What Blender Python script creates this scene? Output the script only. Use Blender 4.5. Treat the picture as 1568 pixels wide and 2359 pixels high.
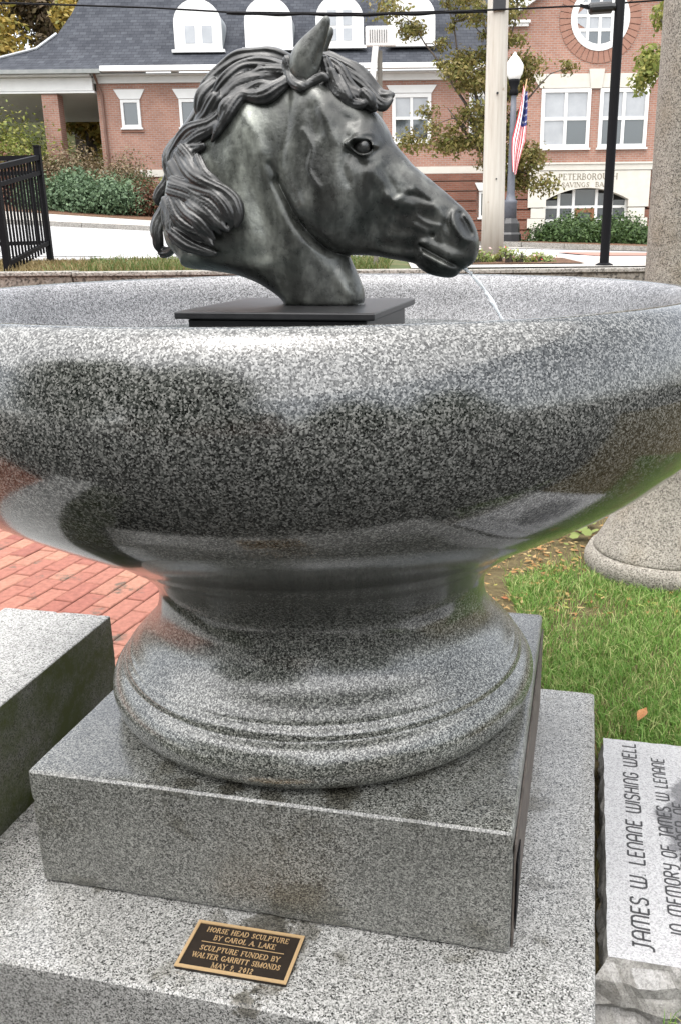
import bpy, bmesh, math, random
import numpy as np
from mathutils import Vector, Matrix, noise as mnoise
random.seed(7); RNG = np.random.default_rng(11)
for o in list(bpy.data.objects): bpy.data.objects.remove(o)
SC = bpy.context.scene; COL = SC.collection
PI = math.pi

# ------------------------------------------------------------------ camera
PITCH, ROLL, FPX = 0.3051, 0.0112, 2029.6
fw = Vector((0, math.cos(PITCH), -math.sin(PITCH))); rt = Vector((1, 0, 0)); dn = fw.cross(rt)
r2 = rt * math.cos(ROLL) + dn * math.sin(ROLL); d2 = -rt * math.sin(ROLL) + dn * math.cos(ROLL)
cam = bpy.data.cameras.new('camera'); cam.sensor_fit = 'VERTICAL'; cam.sensor_height = 36.0
cam.lens = FPX / 2359 * 36; cam.shift_x = -106.7 / 2359; cam.clip_start = 0.05; cam.clip_end = 900
co = bpy.data.objects.new('camera', cam); COL.objects.link(co); SC.camera = co
m3 = Matrix((r2, -d2, -fw)).transposed(); co.matrix_world = Matrix.Translation((0.1594, -2.039, 1.4818)) @ m3.to_4x4()

# ------------------------------------------------------------------ sky, sun, exposure
SUN_EL, SUN_AZ = 74.0, 215.0          # azimuth: direction the sun stands in, degrees from +y towards +x
W = bpy.data.worlds.new('World'); SC.world = W; W.use_nodes = True
wn, wl = W.node_tree.nodes, W.node_tree.links; wn.clear()
sky = wn.new('ShaderNodeTexSky'); sky.sky_type = 'NISHITA'; sky.sun_disc = False
sky.sun_elevation = math.radians(SUN_EL); sky.sun_rotation = math.radians(SUN_AZ)
sky.air_density = 1.0; sky.dust_density = 3.0; sky.ozone_density = 1.0
hs = wn.new('ShaderNodeHueSaturation'); hs.inputs['Saturation'].default_value = 0.27; hs.inputs['Value'].default_value = 1.0
bg = wn.new('ShaderNodeBackground'); bg.inputs['Strength'].default_value = 0.15
wo = wn.new('ShaderNodeOutputWorld')
wl.new(sky.outputs[0], hs.inputs['Color']); wl.new(hs.outputs[0], bg.inputs['Color']); wl.new(bg.outputs[0], wo.inputs['Surface'])
sl = bpy.data.lights.new('sun', 'SUN'); sl.energy = 1.3; sl.angle = math.radians(115); sl.color = (1.0, 0.95, 0.88)
so = bpy.data.objects.new('sun', sl); COL.objects.link(so)
az, el = math.radians(SUN_AZ), math.radians(SUN_EL)
sdir = Vector((math.sin(az) * math.cos(el), math.cos(az) * math.cos(el), math.sin(el)))
so.rotation_euler = (-sdir).to_track_quat('-Z', 'Y').to_euler(); so.location = sdir * 60
SC.view_settings.view_transform = 'Standard'; SC.view_settings.look = 'None'
SC.view_settings.exposure = 1.8; SC.view_settings.gamma = 1.0; SC.view_settings.use_curve_mapping = False

# ------------------------------------------------------------------ helpers
def tag(o, label=None, cat=None, group=None, kind=None):
    if label: o['label'] = label
    if cat: o['category'] = cat
    if group: o['group'] = group
    if kind: o['kind'] = kind
    return o
def empty(name, loc, rz=0.0, **k):
    o = bpy.data.objects.new(name, None); COL.objects.link(o); o.location = loc; o.rotation_euler = (0, 0, rz); o.empty_display_size = .1
    return tag(o, **k)
def link(name, me, mat=None, parent=None, loc=(0, 0, 0), rz=0.0, smooth=False, **k):
    if mat is not None and not me.materials:
        for m in (mat if isinstance(mat, (list, tuple)) else [mat]): me.materials.append(m)
    if smooth: me.shade_smooth()
    o = bpy.data.objects.new(name, me); COL.objects.link(o); o.location = loc; o.rotation_euler = (0, 0, rz)
    if parent is not None: o.parent = parent
    return tag(o, **k)
class MB:
    def __init__(s): s.v = []; s.f = []; s.mi = []
    def add(s, v, f, mi=0):
        b = len(s.v); s.v += [tuple(p) for p in v]; s.f += [tuple(i + b for i in q) for q in f]; s.mi += [mi] * len(f)
    def box(s, x0, x1, y0, y1, z0, z1, mi=0):
        s.add([(x0, y0, z0), (x1, y0, z0), (x1, y1, z0), (x0, y1, z0), (x0, y0, z1), (x1, y0, z1), (x1, y1, z1), (x0, y1, z1)],
              [(0, 3, 2, 1), (4, 5, 6, 7), (0, 1, 5, 4), (1, 2, 6, 5), (2, 3, 7, 6), (3, 0, 4, 7)], mi)
    def prism(s, pts, y0, y1, mi=0):          # outline in xz, extruded along y; points counter-clockwise seen from -y
        n = len(pts); v = [(x, y0, z) for x, z in pts] + [(x, y1, z) for x, z in pts]
        s.add(v, [tuple(range(n)), tuple(range(2 * n - 1, n - 1, -1))] + [(i, i + n, (i + 1) % n + n, (i + 1) % n) for i in range(n)], mi)
    def beam(s, a, b, w, h=None, mi=0):       # rectangular bar from a to b
        a, b = Vector(a), Vector(b); t = (b - a).normalized(); up = Vector((0, 0, 1)) if abs(t.z) < .95 else Vector((0, 1, 0))
        x = t.cross(up).normalized() * w / 2; y = x.cross(t).normalized() * (h or w) / 2
        s.add([a - x - y, a + x - y, a + x + y, a - x + y, b - x - y, b + x - y, b + x + y, b - x + y],
              [(0, 3, 2, 1), (4, 5, 6, 7), (0, 1, 5, 4), (1, 2, 6, 5), (2, 3, 7, 6), (3, 0, 4, 7)], mi)
    def tube(s, pts, rad, n=8, mi=0, cap=True):
        pts = [Vector(p) for p in pts]; rad = rad if isinstance(rad, (list, tuple)) else [rad] * len(pts); b = len(s.v); ref = Vector((0, 0, 1))
        for i, p in enumerate(pts):
            t = (pts[min(i + 1, len(pts) - 1)] - pts[max(i - 1, 0)]).normalized()
            r_ = ref if abs(t.dot(ref)) < .9 else Vector((1, 0, 0)); x = t.cross(r_).normalized(); y = t.cross(x)
            for k in range(n): s.v.append(tuple(p + (x * math.cos(2 * PI * k / n) + y * math.sin(2 * PI * k / n)) * rad[i]))
        for i in range(len(pts) - 1):
            for k in range(n):
                a = b + i * n + k; c = b + i * n + (k + 1) % n; s.f.append((a, c, c + n, a + n)); s.mi.append(mi)
        if cap:
            s.f.append(tuple(b + k for k in range(n - 1, -1, -1))); s.mi.append(mi); e = b + (len(pts) - 1) * n; s.f.append(tuple(e + k for k in range(n))); s.mi.append(mi)
    def lathe(s, prof, n=32, c=(0, 0), mi=0, ph=0.0, cap=True):   # prof: (r, z) from bottom to top
        b = len(s.v)
        for r, z in prof:
            for k in range(n):
                a = 2 * PI * k / n + ph; s.v.append((c[0] + r * math.cos(a), c[1] + r * math.sin(a), z))
        for i in range(len(prof) - 1):
            for k in range(n):
                a = b + i * n + k; d = b + i * n + (k + 1) % n; s.f.append((a, d, d + n, a + n)); s.mi.append(mi)
        if cap:
            s.f.append(tuple(b + k for k in range(n - 1, -1, -1))); s.mi.append(mi); e = b + (len(prof) - 1) * n; s.f.append(tuple(e + k for k in range(n))); s.mi.append(mi)
    def mesh(s, name):
        me = bpy.data.meshes.new(name); me.from_pydata(s.v, [], s.f); me.polygons.foreach_set('material_index', s.mi); me.update(); return me
    def build(s, name, mat, parent=None, smooth=False, bevel=0.0, **k):
        me = s.mesh(name)
        if bevel:
            bm = bmesh.new(); bm.from_mesh(me); bmesh.ops.remove_doubles(bm, verts=bm.verts, dist=1e-5)
            bmesh.ops.bevel(bm, geom=[e for e in bm.edges if len(e.link_faces) == 2 and e.calc_face_angle(0) > .5], offset=bevel, segments=2, affect='EDGES', profile=.5)
            bm.to_mesh(me); bm.free()
        return link(name, me, mat, parent, smooth=smooth, **k)
def np_mesh(name, V, F):          # numpy verts and equal-size faces
    me = bpy.data.meshes.new(name); V = np.ascontiguousarray(V, np.float32); F = np.ascontiguousarray(F, np.int32); nf, k = F.shape
    me.vertices.add(len(V)); me.vertices.foreach_set('co', V.ravel()); me.loops.add(nf * k); me.loops.foreach_set('vertex_index', F.ravel())
    me.polygons.add(nf); me.polygons.foreach_set('loop_start', np.arange(0, nf * k, k, dtype=np.int32)); me.polygons.foreach_set('loop_total', np.full(nf, k, np.int32))
    me.update(calc_edges=True); me.validate(); return me
def copy_tree(o, parent=None):
    c = o.copy(); COL.objects.link(c)
    if parent is not None: c.parent = parent
    for ch in list(o.children): copy_tree(ch, c)
    return c
def smooth_angle(o, ang=.7):
    me = o.data; bm = bmesh.new(); bm.from_mesh(me)
    for f in bm.faces: f.smooth = True
    for e in bm.edges:
        if len(e.link_faces) == 2: e.smooth = e.calc_face_angle(0) < ang
    bm.to_mesh(me); bm.free()

# ------------------------------------------------------------------ materials
def mat(name, base=(.5, .5, .5), rough=.6, metal=0.0, spec=.5, ior=None):
    m = bpy.data.materials.new(name); m.use_nodes = True; nt = m.node_tree; b = nt.nodes['Principled BSDF']
    b.inputs['Base Color'].default_value = (*base, 1); b.inputs['Roughness'].default_value = rough; b.inputs['Metallic'].default_value = metal
    b.inputs['Specular IOR Level'].default_value = spec
    if ior: b.inputs['IOR'].default_value = ior
    return m
def N(m, t, **k):
    n = m.node_tree.nodes.new(t)
    for a, v in k.items():
        if a in n.inputs: n.inputs[a].default_value = v
        else: setattr(n, a, v)
    return n
def Lk(m, a, b): m.node_tree.links.new(a, b)
def BS(m): return m.node_tree.nodes['Principled BSDF']
def coords(m, kind='Object', scale=(1, 1, 1), rot=(0, 0, 0)):
    t = N(m, 'ShaderNodeTexCoord'); p = N(m, 'ShaderNodeMapping'); p.inputs['Scale'].default_value = scale; p.inputs['Rotation'].default_value = rot
    Lk(m, t.outputs[kind], p.inputs['Vector']); return p.outputs[0]
def ramp(m, fac, stops):
    r = N(m, 'ShaderNodeValToRGB'); e = r.color_ramp.elements
    while len(e) < len(stops): e.new(.5)
    for i, (p, c) in enumerate(stops): e[i].position = p; e[i].color = (*c, 1) if len(c) == 3 else c
    Lk(m, fac, r.inputs['Fac']); return r.outputs['Color']
def mix(m, fac, a, b, mode='MIX'):
    x = N(m, 'ShaderNodeMix'); x.data_type = 'RGBA'; x.blend_type = mode
    for s, v in ((x.inputs[0], fac), (x.inputs[6], a), (x.inputs[7], b)):
        if hasattr(v, 'is_linked') or hasattr(v, 'links'): Lk(m, v, s)
        elif isinstance(v, (int, float)): s.default_value = v
        else: s.default_value = (*v, 1)
    return x.outputs[2]
def noise(m, vec, scale, detail=4, rough=.55, out='Fac'):
    n = N(m, 'ShaderNodeTexNoise'); n.inputs['Scale'].default_value = scale; n.inputs['Detail'].default_value = detail; n.inputs['Roughness'].default_value = rough
    if vec is not None: Lk(m, vec, n.inputs['Vector'])
    return n.outputs[out]
def bump(m, h, strength=.3, dist=.01):
    b = N(m, 'ShaderNodeBump'); b.inputs['Strength'].default_value = strength; b.inputs['Distance'].default_value = dist
    Lk(m, h, b.inputs['Height']); Lk(m, b.outputs[0], BS(m).inputs['Normal'])
AL = .58     # the photograph is exposed for the shade: keep base colours low
def sc3(c, k): return tuple(x * k for x in c[:3])
def granite(name, dark, mid, light, cell=260, rough=.5, big=.18, stain=None, ior=1.5, tint=None, polish=None, bs=.35):
    """crystals of three tones, each a Voronoi cell, over a slow tonal drift"""
    dark, mid, light = sc3(dark, AL), sc3(mid, AL), sc3(light, AL); m = mat(name, mid, rough, ior=ior); v = coords(m)
    wob = N(m, 'ShaderNodeTexNoise'); wob.inputs['Scale'].default_value = cell * .6; Lk(m, v, wob.inputs['Vector'])
    ad = N(m, 'ShaderNodeVectorMath'); ad.operation = 'MULTIPLY_ADD'; Lk(m, wob.outputs['Color'], ad.inputs[0]); ad.inputs[1].default_value = (.0016,) * 3; Lk(m, v, ad.inputs[2])
    vo = N(m, 'ShaderNodeTexVoronoi'); vo.inputs['Scale'].default_value = cell; Lk(m, ad.outputs[0], vo.inputs['Vector'])
    sp = N(m, 'ShaderNodeSeparateColor'); Lk(m, vo.outputs['Color'], sp.inputs[0])
    big_n = noise(m, v, cell * .5, 3, .6)
    sm = N(m, 'ShaderNodeMath', operation='MULTIPLY_ADD'); Lk(m, big_n, sm.inputs[0]); sm.inputs[1].default_value = .7; 
    s2 = N(m, 'ShaderNodeMath', operation='MULTIPLY_ADD'); Lk(m, sp.outputs[0], s2.inputs[0]); s2.inputs[1].default_value = .75; s2.inputs[2].default_value = -.225
    Lk(m, s2.outputs[0], sm.inputs[2])
    c = ramp(m, sm.outputs[0], [(.18, dark), (.34, [a * .6 + b * .4 for a, b in zip(mid, dark)]), (.52, mid), (.72, [(a + b) / 2 for a, b in zip(mid, light)]), (.9, light)])
    vb = N(m, 'ShaderNodeTexVoronoi'); vb.inputs['Scale'].default_value = cell * .33; Lk(m, ad.outputs[0], vb.inputs['Vector']); sb = N(m, 'ShaderNodeSeparateColor'); Lk(m, vb.outputs['Color'], sb.inputs[0])
    core = ramp(m, vb.outputs['Distance'], [(.18, (1, 1, 1)), (.42, (0, 0, 0))])      # fewer, larger crystals of feldspar and mica between the fine grains
    c = mix(m, mix(m, 1.0, core, ramp(m, sb.outputs[0], [(.80, (0, 0, 0)), (.9, (.75,) * 3)]), 'MULTIPLY'), c, light)
    c = mix(m, mix(m, 1.0, core, ramp(m, sb.outputs[1], [(.78, (0, 0, 0)), (.88, (.7,) * 3)]), 'MULTIPLY'), c, dark)
    drift = ramp(m, noise(m, v, 5, 4, .6), [(.3, (1 - big,) * 3), (.7, (1 + big * .3,) * 3)])
    c = mix(m, 1.0, c, drift, 'MULTIPLY')
    if stain:
        sc, lo, hi, col, amt = stain
        f = ramp(m, noise(m, v, sc, 6, .65), [(lo, (0, 0, 0)), (hi, (amt,) * 3)])
        c = mix(m, f, c, mix(m, .85, c, col, 'MULTIPLY'))
    Lk(m, c, BS(m).inputs['Base Color'])
    if polish:
        rr = ramp(m, noise(m, v, 3, 4, .6), [(.35, (polish[0],) * 3), (.7, (polish[1],) * 3)]); Lk(m, rr, BS(m).inputs['Roughness'])
    bump(m, sm.outputs[0], .06 if rough < .3 else bs, .0015)
    if rough < .3: Lk(m, ramp(m, sm.outputs[0], [(.2, (.25,) * 3), (.8, (.62,) * 3)]), BS(m).inputs['Specular IOR Level'])
    return m
def leafmat(name, cols, trans=.25, al=.85):
    cols = [sc3(c, al) for c in cols]; m = mat(name, cols[0], .55, spec=.3); g = N(m, 'ShaderNodeNewGeometry')
    c = ramp(m, g.outputs['Random Per Island'], [(i / max(1, len(cols) - 1), k) for i, k in enumerate(cols)])
    Lk(m, c, BS(m).inputs['Base Color'])
    t = N(m, 'ShaderNodeBsdfTranslucent'); Lk(m, c, t.inputs['Color']); x = N(m, 'ShaderNodeMixShader'); x.inputs[0].default_value = trans
    out = m.node_tree.nodes['Material Output']; Lk(m, BS(m).outputs[0], x.inputs[1]); Lk(m, t.outputs[0], x.inputs[2]); Lk(m, x.outputs[0], out.inputs['Surface'])
    return m
def rough_mat(name, a, b, scale, rough=.8, bs=.3, bd=.01, detail=6, spec=.3, al=AL):
    a, b = sc3(a, al), sc3(b, al); m = mat(name, a, rough, spec=spec); v = coords(m); n = noise(m, v, scale, detail, .62)
    Lk(m, ramp(m, n, [(.3, a), (.7, b)]), BS(m).inputs['Base Color']); bump(m, n, bs, bd); return m
def brickmat(name, c1, c2, mortar, rot=(PI / 2, 0, 0), bw=.205, rh=.072, ms=.010):
    c1, c2, mortar = sc3(c1, AL), sc3(c2, AL), sc3(mortar, AL); m = mat(name, c1, .85, spec=.25); v = coords(m, 'Object', (1, 1, 1), rot); b = N(m, 'ShaderNodeTexBrick')
    b.inputs['Scale'].default_value = 1; b.inputs['Brick Width'].default_value = bw; b.inputs['Row Height'].default_value = rh; b.inputs['Mortar Size'].default_value = ms
    b.inputs['Color1'].default_value = (*c1, 1); b.inputs['Color2'].default_value = (*c2, 1); b.inputs['Mortar'].default_value = (*mortar, 1); b.inputs['Mortar Smooth'].default_value = .2
    Lk(m, v, b.inputs['Vector']); nz = noise(m, v, 1.3, 5, .6); c = mix(m, 1.0, b.outputs['Color'], ramp(m, nz, [(.25, (.78, .76, .76)), (.75, (1.15, 1.12, 1.1))]), 'MULTIPLY')
    Lk(m, c, BS(m).inputs['Base Color'])
    bb = N(m, 'ShaderNodeBump'); bb.inputs['Strength'].default_value = .5; bb.inputs['Distance'].default_value = .006; bb.invert = True; Lk(m, b.outputs['Fac'], bb.inputs['Height']); Lk(m, bb.outputs[0], BS(m).inputs['Normal'])
    return m

M_BOWL = granite('polished_granite', (.005, .006, .005), (.070, .075, .067), (.36, .36, .335), 430, .12, .25, ior=1.86, polish=(.06, .15), stain=(2.2, .55, .72, (.6, .45, .36), .5))
M_BOWLIN = granite('honed_bowl_inside', (.05, .05, .05), (.30, .30, .31), (.62, .62, .63), 390, .38, .2, ior=1.6)
M_PLINTH = granite('honed_granite', (.012, .013, .011), (.215, .218, .195), (.58, .58, .53), 410, .42, .2, ior=1.75, bs=.05, stain=(5.5, .54, .62, (.36, .34, .27), .75))
M_SLAB = granite('base_granite', (.026, .027, .025), (.43, .43, .405), (.80, .79, .76), 400, .55, .2, ior=1.6, bs=.07, stain=(6.0, .58, .66, (.34, .32, .26), .8))
M_BLOCK = granite('block_granite', (.16, .16, .15), (.60, .60, .58), (.80, .80, .77), 320, .75, .15)
M_STONE = granite('pale_sawn_granite', (.45, .45, .45), (.66, .66, .665), (.78, .78, .78), 340, .7, .12)
M_COLUMN = granite('aggregate_concrete', (.12, .105, .085), (.40, .37, .31), (.60, .56, .48), 250, .85, .2, stain=(4, .5, .7, (.6, .5, .35), .6))
def polish_top(m, top, side):      # sawn and polished upper faces, rougher sides
    g = N(m, 'ShaderNodeNewGeometry'); s = N(m, 'ShaderNodeSeparateXYZ'); Lk(m, g.outputs['Normal'], s.inputs[0]); v = coords(m)
    n = ramp(m, noise(m, v, 7, 5, .6), [(.35, (top,) * 3), (.75, (top * 1.9,) * 3)])
    Lk(m, mix(m, ramp(m, s.outputs['Z'], [(.6, (0, 0, 0)), (.95, (1, 1, 1))]), (side,) * 3, n), BS(m).inputs['Roughness'])
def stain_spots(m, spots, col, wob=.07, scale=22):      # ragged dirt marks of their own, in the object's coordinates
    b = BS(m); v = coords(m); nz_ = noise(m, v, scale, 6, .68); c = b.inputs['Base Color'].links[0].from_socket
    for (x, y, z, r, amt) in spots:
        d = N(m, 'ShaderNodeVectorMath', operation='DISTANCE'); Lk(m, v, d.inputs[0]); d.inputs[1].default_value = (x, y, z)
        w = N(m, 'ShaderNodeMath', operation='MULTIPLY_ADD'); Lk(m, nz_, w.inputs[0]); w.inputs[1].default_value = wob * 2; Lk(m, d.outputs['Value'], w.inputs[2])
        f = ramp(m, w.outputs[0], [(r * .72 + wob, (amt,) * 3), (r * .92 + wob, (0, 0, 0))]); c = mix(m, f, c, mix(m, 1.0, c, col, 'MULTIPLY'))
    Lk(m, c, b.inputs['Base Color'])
polish_top(M_PLINTH, .13, .42); polish_top(M_SLAB, .20, .55)
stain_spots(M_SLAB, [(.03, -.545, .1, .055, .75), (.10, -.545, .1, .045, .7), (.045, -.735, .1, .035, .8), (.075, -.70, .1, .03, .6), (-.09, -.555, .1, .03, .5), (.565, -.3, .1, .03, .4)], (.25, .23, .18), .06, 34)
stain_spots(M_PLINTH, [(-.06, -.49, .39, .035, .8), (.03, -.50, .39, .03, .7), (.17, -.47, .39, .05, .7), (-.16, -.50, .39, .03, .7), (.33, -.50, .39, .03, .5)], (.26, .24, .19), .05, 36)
# mossy damp side of the granite block: moss grows where the normal is vertical
def moss_side(m):
    nt = m.node_tree; b = BS(m); src = b.inputs['Base Color'].links[0].from_socket; v = coords(m)
    g = N(m, 'ShaderNodeNewGeometry'); s = N(m, 'ShaderNodeSeparateXYZ'); Lk(m, g.outputs['Normal'], s.inputs[0])
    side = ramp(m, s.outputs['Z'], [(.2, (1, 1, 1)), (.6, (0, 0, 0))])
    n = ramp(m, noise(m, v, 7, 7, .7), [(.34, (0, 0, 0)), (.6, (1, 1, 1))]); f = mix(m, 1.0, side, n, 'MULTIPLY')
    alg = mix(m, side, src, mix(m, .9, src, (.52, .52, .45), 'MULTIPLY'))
    Lk(m, mix(m, f, alg, mix(m, .5, (.055, .075, .014), (.09, .10, .035))), b.inputs['Base Color'])
moss_side(M_BLOCK)
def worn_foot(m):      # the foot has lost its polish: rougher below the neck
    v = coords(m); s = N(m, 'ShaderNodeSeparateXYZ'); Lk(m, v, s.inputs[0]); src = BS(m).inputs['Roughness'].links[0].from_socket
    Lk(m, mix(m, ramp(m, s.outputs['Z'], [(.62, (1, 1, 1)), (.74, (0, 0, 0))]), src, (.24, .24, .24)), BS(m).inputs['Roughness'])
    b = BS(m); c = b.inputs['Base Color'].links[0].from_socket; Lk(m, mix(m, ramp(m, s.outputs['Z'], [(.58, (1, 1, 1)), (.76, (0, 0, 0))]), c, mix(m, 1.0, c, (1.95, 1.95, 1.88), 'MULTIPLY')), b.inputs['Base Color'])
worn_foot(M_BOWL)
def bronze():
    m = mat('bronze_patina', (.06, .06, .055), .36, .35, spec=.6); v = coords(m); vs = coords(m, 'Object', (1, 1, .45))
    n1 = noise(m, vs, 16, 6, .62); n2 = noise(m, v, 55, 5, .6); n3 = noise(m, v, 5, 3, .5)
    a = ramp(m, n1, [(.28, (.010, .0105, .0095)), (.48, (.038, .040, .0365)), (.72, (.150, .156, .144))])
    b = ramp(m, n2, [(.33, (.82, .82, .82)), (.7, (1.25, 1.25, 1.22))]); c = mix(m, 1.0, a, b, 'MULTIPLY')
    c = mix(m, 1.0, c, ramp(m, n3, [(.35, (.7, .7, .7)), (.62, (1.35, 1.35, 1.35))]), 'MULTIPLY')
    sx = N(m, 'ShaderNodeSeparateXYZ'); Lk(m, v, sx.inputs[0]); wv = N(m, 'ShaderNodeMath', operation='MULTIPLY_ADD'); Lk(m, n1, wv.inputs[0]); wv.inputs[1].default_value = .16; Lk(m, sx.outputs['X'], wv.inputs[2])
    c = mix(m, 1.0, c, ramp(m, wv.outputs[0], [(.0, (1.75, 1.78, 1.72)), (.11, (.92, .92, .92))]), 'MULTIPLY')      # paler over the neck than on the face
    Lk(m, c, BS(m).inputs['Base Color']); Lk(m, ramp(m, n2, [(.3, (.24,) * 3), (.7, (.38,) * 3)]), BS(m).inputs['Roughness']); bump(m, n2, .3, .004); return m
M_BRONZE = bronze()
M_BRONZE_D = mat('bronze_mane', (.05, .05, .047), .29, .35, spec=.6)
def mane_m():
    m = M_BRONZE_D; v = coords(m); n = noise(m, v, 22, 6, .6); Lk(m, ramp(m, n, [(.3, (.008, .008, .0078)), (.55, (.031, .0315, .0305)), (.75, (.09, .091, .087))]), BS(m).inputs['Base Color']); bump(m, noise(m, v, 90, 4), .1, .003)
mane_m()
M_DARK = rough_mat('dark_painted_steel', (.014, .014, .015), (.03, .03, .032), 40, .35, .05, .002, spec=.5)
M_BLACK = mat('black_metal', (.004, .004, .005), .6, spec=.12)
M_PLAQ = rough_mat('plaque_bronze_field', (.018, .012, .008), (.035, .024, .016), 90, .5, .2, .001)
M_GOLD = mat('polished_bronze', (.72, .50, .27), .32, .65)
M_BRICKP = None
# ------------------------------------------------------------------ the horse head: an implicit body, meshed with surface nets
HEAD=[(-0.0308,0.4742),(-0.013,0.4882),(0.0107,0.4871),(0.0386,0.4735),(0.0663,0.4558),(0.0986,0.4355),(0.1307,0.4094),(0.1564,0.3852),(0.1747,0.3587),(0.1875,0.3322),(0.206,0.3113),(0.2292,0.2861),(0.2524,0.2676),(0.2757,0.249),(0.298,0.2314),(0.3176,0.2146),(0.3353,0.1996),(0.3513,0.1812),(0.3637,0.1566),(0.3697,0.1328),(0.3693,0.1107),(0.3613,0.0911),(0.3484,0.0804),(0.3335,0.0733),(0.3242,0.0624),(0.3092,0.057),(0.2825,0.0597),(0.2596,0.0661),(0.2404,0.078),(0.2289,0.0872),(0.1855,0.0955),(0.1418,0.103),(0.1007,0.1051),(0.0711,0.1053),(0.0454,0.1128),(0.0161,0.1295),(-0.0129,0.1573),(-0.0319,0.183),(-0.0466,0.2122),(-0.0612,0.2412),(-0.0756,0.2726),(-0.0825,0.2949),(-0.0806,0.3299),(-0.0705,0.3729),(-0.0563,0.4234),(-0.0472,0.4524)]
NECK=[(-0.0035,0.4877),(-0.0415,0.4912),(-0.0798,0.4946),(-0.1185,0.4956),(-0.1582,0.4866),(-0.194,0.4697),(-0.2203,0.4513),(-0.2407,0.4221),(-0.2574,0.3923),(-0.2785,0.3606),(-0.3041,0.3276),(-0.3209,0.292),(-0.3315,0.2558),(-0.34,0.2097),(-0.3422,0.1629),(-0.3363,0.1344),(-0.3259,0.1181),(-0.3061,0.0988),(-0.2978,0.0825),(-0.2779,0.0766),(-0.2302,0.0717),(-0.1769,0.064),(-0.1307,0.0477),(-0.0974,0.0286),(-0.0744,0.0114),(-0.0656,-0.0001),(-0.0599,-0.0116),(0.1032,-0.0105),(0.1145,0.0037),(0.1167,0.016),(0.1131,0.0385),(0.0999,0.071),(0.0868,0.0997),(0.0767,0.1309),(0.0781,0.1851),(0.0845,0.247),(0.0678,0.3427),(0.0323,0.4283)]
HT=[(-0.0041,0.4713,0.05),(0.0375,0.4405,0.07),(0.1162,0.3833,0.082),(0.1216,0.3257,0.09),(0.0768,0.321,0.094),(0.1855,0.3119,0.062),(0.1613,0.2541,0.082),(0.2085,0.2444,0.066),(0.2554,0.2001,0.052),(0.3069,0.1818,0.047),(0.3397,0.1551,0.05),(0.3542,0.1197,0.046),(0.3125,0.0931,0.044),(0.2748,0.0825,0.04),(0.2365,0.116,0.043),(0.184,0.1434,0.048),(0.1403,0.1303,0.058),(0.082,0.149,0.086),(0.0292,0.1948,0.1),(-0.0185,0.2403,0.098),(-0.0194,0.3368,0.09),(-0.0306,0.414,0.074),(0.0845,0.247,0.1)]
HR=[(-0.0041,0.4713,0.05),(0.0887,0.4177,0.06),(0.1626,0.3566,0.048),(0.2273,0.2784,0.04),(0.3112,0.2078,0.04),(0.3587,0.1285,0.045),(0.3034,0.0661,0.034),(0.227,0.0935,0.034),(0.1301,0.1031,0.05),(0.0613,0.1127,0.07),(-0.0165,0.1683,0.075),(-0.0723,0.2592,0.06),(-0.0467,0.3806,0.09),(0.0851,0.2733,0.07)]
NT=[(-0.0228,0.4804,0.045),(-0.0999,0.4798,0.04),(-0.1796,0.4623,0.045),(-0.1434,0.4098,0.068),(-0.1489,0.3231,0.082),(-0.0684,0.3383,0.088),(-0.2083,0.3425,0.07),(-0.2161,0.2352,0.085),(-0.2747,0.2818,0.06),(-0.0938,0.2328,0.09),(-0.0676,0.1505,0.094),(-0.1316,0.1046,0.092),(-0.2764,0.1339,0.08),(-0.3125,0.2093,0.065),(-0.2264,0.0956,0.088),(-0.1644,0.0782,0.085),(-0.0722,0.0572,0.072),(-0.1039,0.0429,0.06),(0.0007,0.0945,0.086),(0.0196,0.0572,0.072),(-0.0229,0.0097,0.056),(0.0688,0.0196,0.05),(0.0608,0.0943,0.06)]
NR=[(-0.0228,0.4804,0.05),(-0.1386,0.4857,0.06),(-0.2557,0.3879,0.07),(-0.3337,0.2096,0.05),(-0.291,0.0863,0.035),(-0.1651,0.0668,0.045),(-0.0844,0.0191,0.04),(0.0176,0.0004,0.02),(0.1086,0.0103,0.02),(0.1,0.0757,0.05),(-0.0737,0.2324,0.08)]
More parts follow.
